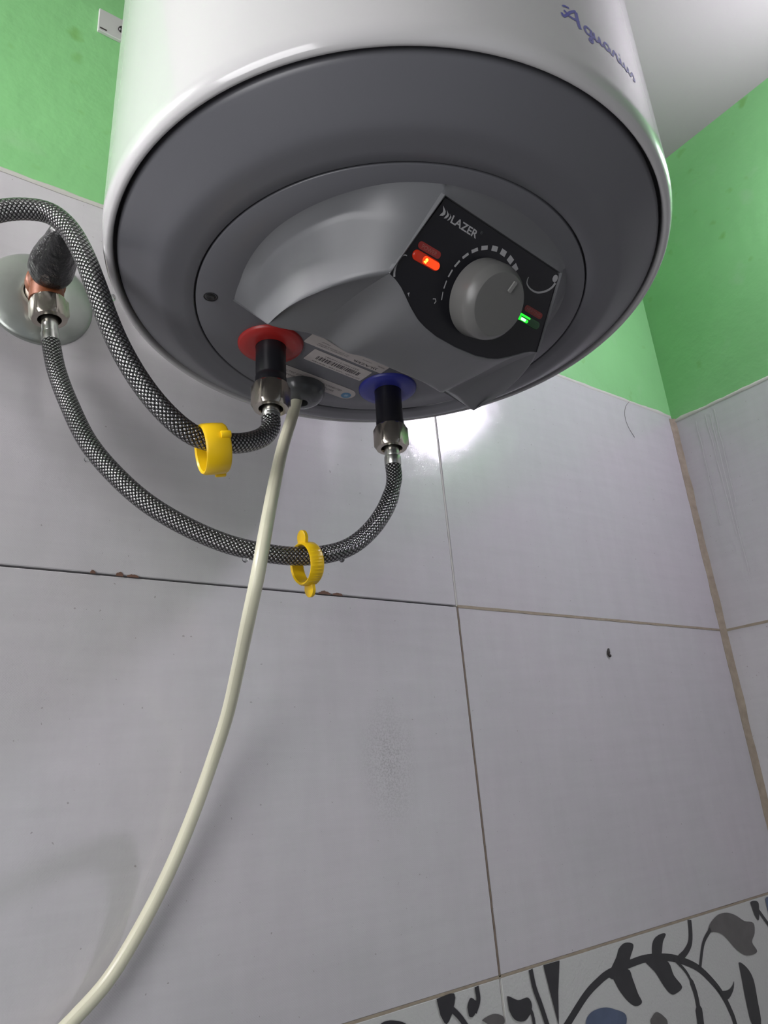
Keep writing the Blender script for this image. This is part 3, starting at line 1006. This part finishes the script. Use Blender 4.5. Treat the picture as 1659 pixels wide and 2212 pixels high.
tag(dome('power_glow', -0.0396, 0.0302, 0.0064, 0.0023, 0.0016, M['red_glow'], panel), 'glowing part of the red indicator')
for x, v, r in ((-0.0429, 0.0300, 0.0009), (-0.0438, 0.0312, 0.00045), (-0.0430, 0.0313, 0.0005)):
    dome('power_glow', x, v, r * 1.01, r, 0.0006, M['red_hot'], panel, base=0.0013)
tag(prism('heating_label', pill(0.0422, 0.0252, 0.0080, 0.0018), pflat, M['red_film'], panel, t=0.0001), 'dim red label strip reading HEATING')
lettering('heating_lettering', [('HEATING', 0.0362, -0.0261, 0.0120, 0.0019, 0.0)], lambda x, y, q: P(x, -y, 0.00022), M['red_text'], panel)
tag(dome('heating_light', 0.0422, 0.0309, 0.0090, 0.0024, 0.0012, M['green_lens'], panel), 'green indicator lens, lit at its left end')
tag(dome('heating_glow', 0.0371, 0.0297, 0.0046, 0.0008, 0.0013, M['green_glow'], panel), 'bright green glow')
dome('heating_glow', 0.0366, 0.0317, 0.0044, 0.0012, 0.0014, M['green_glow'], panel)
dome('heating_glow', 0.0362, 0.0317, 0.0022, 0.0008, 0.0005, M['green_hot'], panel, base=0.0012)

# ---- knob
km = Matrix.Identity(4)
kz = Vector(rh(PN)) if False else Vector((PN.x * cph - PN.y * sph, PN.x * sph + PN.y * cph, PN.z))
knob = lathe('knob', [(0.0205, -0.001), (0.0214, 0.0), (0.0213, 0.002), (0.0206, 0.0100), (0.0200, 0.0118), (0.0190, 0.0132), (0.0172, 0.0156), (0.0166, 0.0160), (0.0150, 0.0161), (0.0, 0.0161)],
             M['knob'], H, seg=72, mx=axis_matrix(P(KC[0], KC[1], 0.0003), kz), sm=24)
kp = lambda x, v, q: P(x, v, 0.0163 + q)
pdir = Vector((4.6 - 2.8, 17.9 - 25.0)).normalized()
pc = Vector((0.0040, 0.0222))
pq = Vector((-pdir.y, pdir.x))
prism('pointer', [tuple(pc + pdir * a + pq * b) for a, b in ((-0.0030, -0.0010), (-0.0033, 0.0), (-0.0030, 0.0010), (0.0030, 0.0011), (0.0034, 0.0), (0.0030, -0.0011))], kp, M['pointer'], knob, t=0.0011)

# ---- screw, collars, sleeves, gland
lathe('screw_recess', [(0.0042, -0.0166), (0.0036, -0.0167), (0.0030, -0.0150)], M['gap'], H, seg=24, mx=Matrix.Translation((-0.1032, 0.0395, 0.0)))
lathe('screw', [(0.0030, -0.0150), (0.0030, -0.0168), (0.0022, -0.0174), (0.0010, -0.0172), (0.0, -0.0168)], M['screw'], H, seg=20, mx=Matrix.Translation((-0.1032, 0.0395, 0.0)))
PIPES = {'red': (-0.0508, 0.0646), 'blue': (0.0491, 0.0717)}
for nm, ml in (('red', 'red_collar'), ('blue', 'blue_collar')):
    x, y = PIPES[nm]
    T = Matrix.Translation((x, y, 0))
    tag(lathe(nm + '_collar', [(0.0215, -0.0158), (0.0213, -0.0176), (0.0200, -0.0188), (0.0150, -0.0196), (0.0100, -0.0194)], M[ml], H, seg=48, mx=T, sm=50), nm + ' plastic collar ring')
    prof = [(0.0098, -0.015), (0.0098, -0.0440), (0.0101, -0.0445), (0.0101, -0.0494), (0.0085, -0.0497)] if nm == 'blue' else [(0.0098, -0.015), (0.0098, -0.0400), (0.0096, -0.0408), (0.0096, -0.0420), (0.0100, -0.0426), (0.0100, -0.0482), (0.0085, -0.0485)]
    tag(lathe('inlet_sleeve', prof, M['sleeve'], H, seg=40, mx=T, sm=40), 'black plastic sleeve over the inlet pipe')
lathe('cable_gland', [(0.0178, -0.0158), (0.0177, -0.0185), (0.0170, -0.0215), (0.0152, -0.0245), (0.0122, -0.0268), (0.0085, -0.0280), (0.0060, -0.0284), (0.0050, -0.0284), (0.0050, -0.02)], M['gland'], H, seg=40, mx=Matrix.Translation((-0.0060, 0.1040, 0.0)), sm=40)

# ---- stickers on the inspection cover (seen from below: x right, text tops to the front or to the wall)
sk = lambda x, y, q: rh((x, y, -0.0165 - q))
sk2 = lambda x, y, q: rh((x, y, -0.0167))
def rrect(x0, x1, y0, y1, r, n=3):
    o = []
    for cx, cy, a0 in ((x1 - r, y1 - r, 0), (x0 + r, y1 - r, pi / 2), (x0 + r, y0 + r, pi), (x1 - r, y0 + r, 1.5 * pi)):
        o += [(cx + r * math.cos(a0 + pi / 2 * k / n), cy + r * math.sin(a0 + pi / 2 * k / n)) for k in range(n + 1)]
    return o
rating = prism('rating_label', rrect(-0.0290, 0.0380, 0.0405, 0.0540, 0.001), sk, M['sticker'], H, t=0.00015)
# these two are turned upside down as seen from the room: text runs to -x with its tops to the wall
flip = lambda x, y, q: rh((-x, y, -0.0167))
lettering('label_lettering', [('))LAZER', -0.0325, 0.0500, 0.0215, 0.0027, 0.02)], flip, M['ink'], rating)
lettering('label_lettering', [('ALL DOMESTIC CURRENT', -0.0060, 0.0508, 0.0260, 0.0010, 0.0), ('AC 230V SINGLE PHASE', -0.0060, 0.0492, 0.0260, 0.0010, 0.0), ('MODEL', -0.0360, 0.0470, 0.0062, 0.0012, 0.0),
                              ('Capacity', -0.0240, 0.0468, 0.0080, 0.0011, 0.0), ('Power', 0.0120, 0.0468, 0.0070, 0.0011, 0.0), ('S. No.', -0.0100, 0.0445, 0.0090, 0.0010, 0.0)], flip, M['ink_soft'], rating)
bar = prism('barcode_label', rrect(-0.0178, 0.0322, 0.0564, 0.0704, 0.001), sk, M['sticker'], H, t=0.00015)
rng = random.Random(3)
vs, fs = [], []
x = -0.0112
while x < 0.0255:
    w = rng.choice((0.0003, 0.0004, 0.0007, 0.0011))
    b = len(vs)
    vs += [sk2(x, 0.0616, 0), sk2(x + w, 0.0616, 0), sk2(x + w, 0.0660, 0), sk2(x, 0.0660, 0)]
    fs.append((b, b + 1, b + 2, b + 3))
    x += w + rng.choice((0.0003, 0.0004, 0.0006, 0.0009))
mesh('barcode', vs, fs, M['ink'], bar)
lettering('label_lettering', [('))LAZER  WATER HEATER', -0.0300, 0.0676, 0.0420, 0.0015, 0.004), ('8321700121102981', -0.0225, 0.0590, 0.0290, 0.0014, 0.0)], flip, M['ink_soft'], bar)
warn = prism('warning_sticker', [(-0.030, 0.0835)] + [(0.030, 0.0835)] + [(0.0350 + 0.0076 * math.sin(pi * k / 10), 0.0904 - 0.0069 * math.cos(pi * k / 10)) for k in range(11)] + [(-0.030, 0.0973)], sk, M['sticker'], H, t=0.00015)
up = lambda x, y, q: rh((x, -y, -0.0167))
lettering('label_lettering', [('THE ELECTRIC SUPPLY MUST BE DISCONNECTED', -0.0285, -0.0898, 0.0585, 0.0020, 0.002), ('BEFORE OPENING THE INSPECTION COVER', -0.0285, -0.0938, 0.0540, 0.0020, 0.002)], up, M['ink_soft'], warn)
prism('round_icon', [(0.0365 + 0.0038 * math.cos(t * pi / 10), 0.0921 + 0.0038 * math.sin(t * pi / 10)) for t in range(20)], lambda x, y, q: rh((x, y, -0.01667 - q)), M['icon_blue'], warn, t=0.0001)
star = []
for k in range(16):
    r = 0.0026 if k % 2 == 0 else 0.0011
    star.append((0.0365 + r * math.cos(k * pi / 8), 0.0921 + r * math.sin(k * pi / 8)))
prism('round_icon', star, lambda x, y, q: rh((x, y, -0.01679 - q)), M['icon_pale'], warn, t=0.00005)

# ---- the word on the body, handwriting-like strokes laid round the cylinder
def onbody(x, y, q):
    a = math.radians(-97.6) + x / 1000 / 0.172
    r = 0.17205 + q
    return (r * math.cos(a), r * math.sin(a), 0.0315 + y / 1000)
strokes = [  # (points in mm, pen width)
    ([(0.2, 4.6), (0.8, 2.6), (3.0, 4.6), (6.0, 8.4), (9.6, 11.6), (10.4, 11.8)], 1.5), ([(10.4, 11.8), (10.3, 7.0), (10.6, 2.4), (11.2, 0.6)], 2.3), ([(2.0, 7.4), (4.8, 5.4), (8.0, 5.2), (11.6, 6.4)], 1.5), ([(1.6, 9.8), (3.4, 11.0), (6.0, 11.2)], 1.2),
    ([(19.0, 5.6), (16.4, 6.0), (14.6, 3.8), (15.4, 1.2), (17.6, 1.2), (19.2, 4.2), (19.4, 6.0)], 1.4), ([(19.4, 5.8), (19.0, 1.0), (18.6, -2.6), (17.4, -3.6), (16.6, -2.4), (19.0, 0.4), (21.6, 2.6)], 1.5),
    ([(21.4, 5.6), (21.2, 2.4), (22.4, 0.6), (24.4, 2.2), (25.4, 5.4), (25.4, 2.4), (26.2, 0.7), (28.0, 2.0)], 1.4),
    ([(33.0, 5.2), (30.6, 5.8), (28.8, 3.6), (29.6, 1.0), (31.6, 1.2), (33.2, 4.4), (33.4, 1.8), (34.6, 0.7), (36.0, 2.2)], 1.4),
    ([(36.0, 2.2), (37.4, 5.8), (38.0, 4.8), (39.6, 5.0), (39.6, 2.0), (40.6, 0.7), (42.2, 2.2)], 1.4), ([(42.8, 5.4), (42.8, 2.0), (43.8, 0.7), (45.6, 2.2)], 1.4), ([(43.0, 8.0), (43.6, 8.4)], 1.4),
    ([(46.4, 5.4), (46.2, 2.4), (47.4, 0.6), (49.4, 2.2), (50.4, 5.4), (50.4, 2.4), (51.4, 0.7), (53.0, 2.2)], 1.4), ([(53.0, 2.2), (55.4, 5.8), (56.6, 3.2), (56.4, 1.0), (54.4, 0.7)], 1.4)]
vs, fs = [], []
for pts, w in strokes:
    S = smooth2d(pts, 5)
    L, Rr = ribbon_pts(S, w)
    b = len(vs)
    for p, q in zip(L, Rr):
        vs += [onbody(p.x, p.y, 0.0001), onbody(q.x, q.y, 0.0001)]
    fs += [(b + 2 * i, b + 2 * i + 1, b + 2 * i + 3, b + 2 * i + 2) for i in range(len(S) - 1)]
tag(mesh('name_lettering', vs, fs, M['pen_blue'], body), 'blue script lettering')
# hooks at the back that hang on the wall plate
for x in (-0.075, 0.075):
    bm = bmesh.new()
    box_bm(bm, (x - 0.015, 0.140, 0.335), (x + 0.015, 0.1885, 0.365), 0.001)
    me = bpy.data.meshes.new('mounting_hook')
    bm.to_mesh(me)
    bm.free()
    link('mounting_hook', me, M['white'], H)

# ================================================================== mounting plate on the wall
WP = empty('wall_plate', (0.245, 0.0, 2.257))
tag(WP, 'white metal mounting plate on green wall behind the water heater', 'bracket')
me_o = box('plate', (-0.1475, -0.0022, -0.0135), (0.1475, 0.0012, 0.0135), M['plate'], WP, bevel=0.0005)
for x in (-0.1275, 0.1275):
    lathe('bolt', [(0.0, 0.0030), (0.0022, 0.0028), (0.0030, 0.0018), (0.0032, 0.0)], M['screw'], WP, seg=16, mx=axis_matrix((x, -0.0022, -0.001), (0, -1, 0)))
    box('dirt_mark', (x - 0.0185, -0.00235, -0.0112), (x - 0.0125, -0.0022, -0.0096), M['dirt'], WP)

# ================================================================== braided hoses
def hexr(AF):
    def f(r, t, k):
        tt = (t + pi / 6) % (pi / 3) - pi / 6
        return min(AF / 2 / math.cos(tt), 1e9) if r > 1.0 else r
    return f
def nut(parent, top, d, length, AF, twist, name='hex_nut'):
    """hexagon union nut; its plain face with the bore looks along d"""
    half = AF / 2
    prof = [(0.0075, 0.0005), (half * 0.94, 0.0), (half * 1.00, 0.0), ('h', 0.0016), ('h', length - 0.0022), (half * 0.985, length), (half * 0.80, length + 0.0002), (0.0078, length + 0.0002), (0.0074, length - 0.0012), (0.0070, length - 0.006)]
    def rf(r, t, k):
        tt = (t + pi / 6) % (pi / 3) - pi / 6
        hx_ = half / math.cos(tt)
        if prof[k][0] == 'h':
            return min(hx_, half * 1.135)
        return r
    p2 = [((half if a == 'h' else a), z) for a, z in prof]
    return lathe(name, p2, M['nut'], parent, seg=60, mx=axis_matrix(top, d, twist), sm=28, rfun=rf)
def ferrule(parent, top, d, l1, l2, r1=0.0054, r2=0.0060):
    prof = [(0.0035, -0.0030), (r1 * 0.92, -0.0030), (r1, -0.0015), (r1, l1 - 0.0006), (r1 * 0.97, l1), (r2, l1 + 0.0006), (r2, l1 + l2 - 0.0006), (r2 * 0.95, l1 + l2), (0.004, l1 + l2)]
    return lathe('ferrule', prof, M['ferrule'], parent, seg=36, mx=axis_matrix(top, d), sm=30)

def hglob(x, y, z):
    return HC + hx * x + hy * y + ha * z
HR = 0.0061
H1 = [(0.1922, -0.128, 1.8174), (0.1911, -0.129, 1.8102), (0.1842, -0.131, 1.8014), (0.1716, -0.134, 1.7938), (0.1589, -0.136, 1.7899), (0.1443, -0.137, 1.7886), (0.132, -0.137, 1.7928), (0.1185, -0.137, 1.8032), (0.1068, -0.136, 1.8175), (0.0964, -0.136, 1.8337), (0.0883, -0.136, 1.8506), (0.0805, -0.136, 1.8709), (0.073, -0.133, 1.8923), (0.0658, -0.128, 1.9093), (0.0566, -0.122, 1.9207), (0.045, -0.118, 1.9218), (0.0317, -0.115, 1.9165), (0.0172, -0.112, 1.9049), (0.002, -0.095, 1.893), (-0.014, -0.070, 1.890), (-0.0262, -0.045, 1.892), (-0.0305, -0.029, 1.900)]
H2 = [(0.2921, -0.121, 1.8083), (0.2916, -0.121, 1.7953), (0.2844, -0.12, 1.7764), (0.2721, -0.117, 1.7587), (0.2572, -0.112, 1.7459), (0.2401, -0.106, 1.74), (0.2193, -0.1, 1.7384), (0.1979, -0.094, 1.7408), (0.1775, -0.087, 1.7466), (0.1561, -0.08, 1.7567), (0.1351, -0.072, 1.7711), (0.1172, -0.063, 1.7904), (0.1017, -0.053, 1.8145), (0.0906, -0.042, 1.8454), (0.0833, -0.033, 1.8725), (0.0791, -0.028, 1.8958)]

def hose(name, label, path, pipe, zn, ltop, ldir, tw1, tw2, rad):
    r = empty(name, path[len(path) // 2])
    tag(r, label, 'hose', 'braided hoses')
    off = Vector(r.location)
    def fix(o):
        for v in o.data.vertices:
            v.co -= off
    P0 = hglob(*pipe, zn)
    d0 = (Vector(path[0]) - P0).normalized()
    fix(nut(r, P0, d0, 0.0168, 0.0222, tw1))
    L = (Vector(path[0]) - P0).length
    fix(ferrule(r, P0 + d0 * 0.0155, d0, (L - 0.0155) * 0.55, (L - 0.0155) * 0.5))
    fix(nut(r, ltop, ldir, 0.0150, 0.0232, tw2))
    P1 = Vector(path[-1])
    d1 = (P1 - Vector(ltop)).normalized()
    L = (P1 - Vector(ltop)).length
    fix(ferrule(r, Vector(ltop) + d1 * 0.0138, d1, (L - 0.0138) * 0.6, (L - 0.0138) * 0.5))
    pp = resample(catmull(path, 12), 0.0012)
    tube('braided_sleeve', pp, rad, M['braid'], r, seg=28, off=off)
    return r
def drop(parent, p, r):
    bm = bmesh.new()
    bmesh.ops.create_icosphere(bm, subdivisions=2, radius=1.0)
    for v in bm.verts:
        k = 1 + 0.35 * max(0, v.co.z)
        v.co = Vector((v.co.x * r / k, v.co.y * r / k, v.co.z * r * 1.25))
    me = bpy.data.meshes.new('water_drop')
    bm.to_mesh(me)
    bm.free()
    smooth(me, 80)
    o = link('water_drop', me, M['water'], parent)
    o.location = Vector(p) - Vector(parent.location)
def rad1(s):
    return HR
def rad2(s):
    return HR * (0.93 + 0.07 * sstep(0.0, 0.03, s) - 0.10 * math.exp(-((s - 0.018) / 0.006) ** 2))
OUT = Vector((0.0733, -0.027, 1.9466))
OUT2 = Vector((-0.0305, -0.027, 1.9466))
hose_a = hose('braided_hose', 'steel braided hose from the red collar, arching left past the heater', H1, PIPES['red'], -0.0480, OUT2 + Vector((0, 0, -0.0180)), Vector((0, 0, -1)), 0.35, 0.2, rad1)
hose_b = hose('braided_hose', 'steel braided hose from the blue collar, hanging in a U to the wall valve', H2, PIPES['blue'], -0.0492, OUT + Vector((0.0018, -0.0005, -0.0182)), Vector((0.0040, -0.0005, -0.0320)), math.atan2(-0.369, -0.292) - 0.15, 0.25, rad2)

drop(hose_a, (0.0895, -0.1385, 1.8640), 0.0018)
drop(hose_b, (0.1905, -0.0925, 1.7356), 0.0021)
drop(hose_b, (0.2500, -0.1115, 1.7365), 0.0020)
drop(hose_b, (0.1015, -0.0545, 1.8020), 0.0018)

# ================================================================== wall outlets (flange, nipple, elbow valve)
def outlet(c, label):
    r = empty('water_valve', (c.x, 0.0, c.z))
    tag(r, label, 'valve', 'wall valves')
    T = axis_matrix((0, 0, 0), (0, -1, 0))
    lathe('flange', [(0.0374, -0.0005), (0.0374, 0.0012), (0.0368, 0.0024), (0.0350, 0.0036), (0.0290, 0.0062), (0.0210, 0.0088), (0.0145, 0.0100), (0.0122, 0.0096), (0.0118, 0.0080)], M['flange'], r, seg=72, mx=T, sm=40)
    lathe('nipple', [(0.0104, -0.004)] + [(0.0104 + (0.0005 if k % 2 else -0.0003), 0.002 + k * 0.0012) for k in range(14)] + [(0.0100, 0.0195)], M['nipple'], r, seg=32, mx=T, sm=50)
    # elbow body: a stubby tee, forward barrel and a down spout
    vs, fs = [], []
    bm = bmesh.new()
    def bar(prof, mx, seg=32):
        rings = []
        for rr, z in prof:
            rings.append([bm.verts.new(mx @ Vector((rr * math.cos(2 * pi * i / seg), rr * math.sin(2 * pi * i / seg), z))) for i in range(seg)])
        for a, b in zip(rings, rings[1:]):
            for i in range(seg):
                bm.faces.new((a[i], a[(i + 1) % seg], b[(i + 1) % seg], b[i]))
        bm.faces.new(rings[0])
        bm.faces.new(rings[-1])
    bar([(0.0125, 0.0175), (0.0132, 0.0182), (0.0132, 0.0235), (0.0124, 0.0245), (0.0124, 0.0390), (0.0118, 0.0400)], T)
    bar([(0.0108, 0.0), (0.0108, 0.010), (0.0112, 0.0105), (0.0112, 0.0190), (0.0095, 0.0195)], axis_matrix((0, -0.027, 0.0), (0.03, 0, -1)))
    bmesh.ops.recalc_face_normals(bm, faces=bm.faces)
    me = bpy.data.meshes.new('elbow')
    bm.to_mesh(me)
    bm.free()
    smooth(me, 35)
    tag(link('elbow', me, M['brass'], r), 'rusty brown elbow')
    # grimy tapered cap, lumpy
    def lump(rr, t, k):
        return rr * (1 + 0.07 * noise.noise(Vector((math.cos(t) * 1.6, math.sin(t) * 1.6, k * 0.5))))
    tag(lathe('valve_cap', [(0.0100, 0.0345), (0.0128, 0.0355), (0.0145, 0.0385), (0.0150, 0.0430), (0.0147, 0.0475), (0.0138, 0.0530), (0.0125, 0.0600), (0.0110, 0.0670), (0.0096, 0.0740), (0.0086, 0.0800), (0.0076, 0.0840), (0.0050, 0.0855), (0.0, 0.0858)],
              M['black_valve'], r, seg=48, mx=axis_matrix((0.0010, 0, -0.0010), (-0.035, -1, 0.0)), sm=60, rfun=lump), 'grimy black tapered cap')
    return r
outlet(OUT, 'steel wall flange with rusty elbow and black cap under the upper hose')
outlet(OUT2, 'wall valve at the far left end of the upper braided hose')

# ================================================================== yellow rings
def ring(name, label, c, axis, up, ro, ri, w, ears, ribs=False):
    r = empty(name, c)
    tag(r, label, 'ring', 'yellow plastic rings')
    a = Vector(axis).normalized()
    u = (Vector(up) - a * Vector(up).dot(a)).normalized()
    v = a.cross(u)
    R3 = Matrix((u, v, a)).transposed().to_4x4()
    seg = 96
    def rf(rr, t, k):
        if ribs and k in (3, 4, 5) and 0.9 < (t / pi) % 2 < 1.75:
            return rr + 0.00022 * (1 if int(t * 40 / pi) % 2 else -1)
        return rr
    e = 0.0008
    prof = [(ri, -w / 2 + e), (ri + e, -w / 2), (ro - e, -w / 2), (ro, -w / 2 + e * 1.5), (ro + 0.0002, 0.0), (ro, w / 2 - e * 1.5), (ro - e, w / 2), (ri + e, w / 2), (ri, w / 2 - e), (ri, -w / 2 + e)]
    lathe('band', prof, M['yellow'], r, seg=seg, mx=R3, sm=40, rfun=rf)
    for ang, dist, z, rad, th in ears:
        # rounded tab standing off the band
        m2 = R3 @ Matrix.Rotation(ang, 4, 'Z') @ Matrix.Translation((dist, 0, z))
        vs, fs = [], []
        o = [(-0.0045, -rad * 0.85)] + [(rad * math.cos(t), rad * math.sin(t)) for t in [(-pi / 2 + pi * k / 12) for k in range(13)]] + [(-0.0045, rad * 0.85)]
        n = len(o)
        for hz, sc in ((-th / 2, 0.9), (-th / 2 + 0.0004, 1.0), (th / 2 - 0.0004, 1.0), (th / 2, 0.9)):
            vs += [tuple(m2 @ Vector((x * sc if x > 0 else x, y * sc, hz))) for x, y in o]
        for k in range(3):
            fs += [(k * n + i, k * n + (i + 1) % n, (k + 1) * n + (i + 1) % n, (k + 1) * n + i) for i in range(n)]
        fs += [tuple(range(n)), tuple(3 * n + i for i in range(n))]
        mesh('tab', vs, fs, M['yellow'], r, 40)
    return r
ax1 = -0.86 * c_right - 0.46 * c_fwd + 0.10 * c_down
ring('yellow_ring', 'plain yellow plastic ring hanging on the upper hose near the red collar', (0.1499, -0.137, 1.7838), ax1, -c_down, 0.0146, 0.0124, 0.0142,
     [(math.radians(165), 0.0150, -0.004, 0.0018, 0.006), (math.radians(-62), 0.0146, -0.0045, 0.0022, 0.0055)])
ax2 = -0.80 * c_right - 0.60 * c_fwd
ring('yellow_ring', 'ribbed yellow plastic ring with two round tabs on the lower hose', (0.2292, -0.102, 1.7338), ax2, -c_down, 0.0140, 0.0120, 0.0098,
     [(math.radians(8), 0.0166, 0.0018, 0.0052, 0.0028), (math.radians(188), 0.0166, -0.0010, 0.0052, 0.0028)], ribs=True)

# ================================================================== power cable
CB = [(0.2375, -0.0885, 1.874), (0.2340, -0.0885, 1.860), (0.2286, -0.0905, 1.8443), (0.2156, -0.1, 1.8152), (0.2017, -0.112, 1.7794), (0.1896, -0.122, 1.7434), (0.1832, -0.124, 1.7164), (0.1841, -0.11, 1.6951), (0.1917, -0.08, 1.6735), (0.1975, -0.05, 1.6467), (0.1962, -0.03, 1.6203), (0.1868, -0.02, 1.587), (0.1737, -0.015, 1.5557), (0.1584, -0.012, 1.5282), (0.1424, -0.012, 1.5068), (0.1255, -0.014, 1.4931), (0.1107, -0.016, 1.4833), (0.0938, -0.018, 1.474), (0.05, -0.02, 1.455), (-0.02, -0.016, 1.42)]
pc_ = resample(catmull(CB, 10), 0.003)
cable = tube('power_cable', pc_, 0.0042, M['cord'], None, seg=24, off=(0.19, -0.05, 1.65))
cable.location = (0.19, -0.05, 1.65)
tag(cable, 'cream power cable hanging from the heater down across the grey tiles', 'cable')

# ================================================================== small things on the walls
def blob(name, c, s, m, seed, label, cat, parent=None, group=None):
    bm = bmesh.new()
    bmesh.ops.create_icosphere(bm, subdivisions=2, radius=1.0)
    for v in bm.verts:
        k = 1 + 0.35 * noise.noise(v.co * 1.7 + Vector((seed, 0, 0)))
        v.co = Vector((v.co.x * s[0], v.co.y * s[1], v.co.z * s[2])) * k
    me = bpy.data.meshes.new(name)
    bm.to_mesh(me)
    bm.free()
    smooth(me, 60)
    o = link(name, me, m, parent)
    o.location = c
    if label:
        tag(o, label, cat, group)
    return o
bug = blob('dirt_speck', (0.6583, -0.0010, 1.7085), (0.0019, 0.0012, 0.0046), M['dirt'], 2.0, 'dark curled speck of dirt on the lower right tile', 'dirt')
bug.rotation_euler = (0, 0.35, 0)
b2 = blob('dirt_lump', (0.0022, 0.0, -0.0030), (0.0021, 0.0014, 0.0019), M['dirt'], 5.0, None, None, bug)
hp = catmull([(0.8057, -0.0006, 2.0537), (0.7914, -0.0010, 2.0401), (0.7856, -0.0008, 2.0247), (0.788, -0.0008, 2.0102), (0.7976, -0.0006, 1.9966)], 8)
hr = tube('hair_strand', hp, 0.00022, M['hair'], None, seg=6, off=(0.79, 0, 2.02))
hr.location = (0.79, 0, 2.02)
tag(hr, 'thin curled hair stuck on the tile below the green paint', 'hair')
d1 = blob('dirt_speck', (0.5935, -0.0008, 2.0515), (0.0008, 0.0009, 0.0018), M['dirt'], 8.0, 'tiny dark speck at the paint edge right of the heater', 'dirt')

# ================================================================== lamps (out of the frame; they light the room)
def lamp(name, p, d, r, mglow, label, bulge=1.0):
    e = empty(name, p)
    tag(e, label, 'lamp')
    lathe('holder', [(0.0, -0.046), (r * 1.1, -0.046), (r * 1.1, -0.040), (r * 0.55, -0.036), (r * 0.55, -0.012), (r * 0.96, 0.0)], M['lamp_base'], e, seg=40, mx=axis_matrix((0, 0, 0), d), sm=35)
    lathe('bulb', [(r * math.cos(a), r * bulge * math.sin(a)) for a in [pi / 2 * k / 10 for k in range(10)]] + [(0.0, r * bulge)], mglow, e, seg=40, mx=axis_matrix((0, 0, 0), d), sm=60)
    return e
lamp('wall_lamp', (XR - 0.046, -0.400, 2.232), (-0.95, -0.30, 0.0), 0.036, M['lamp_right'], 'round lamp on the right wall', 0.75)
lamp('wall_lamp', (XL + 0.05, -0.100, 2.15), (1, 0, 0), 0.040, M['lamp_left'], 'round lamp on the left wall')
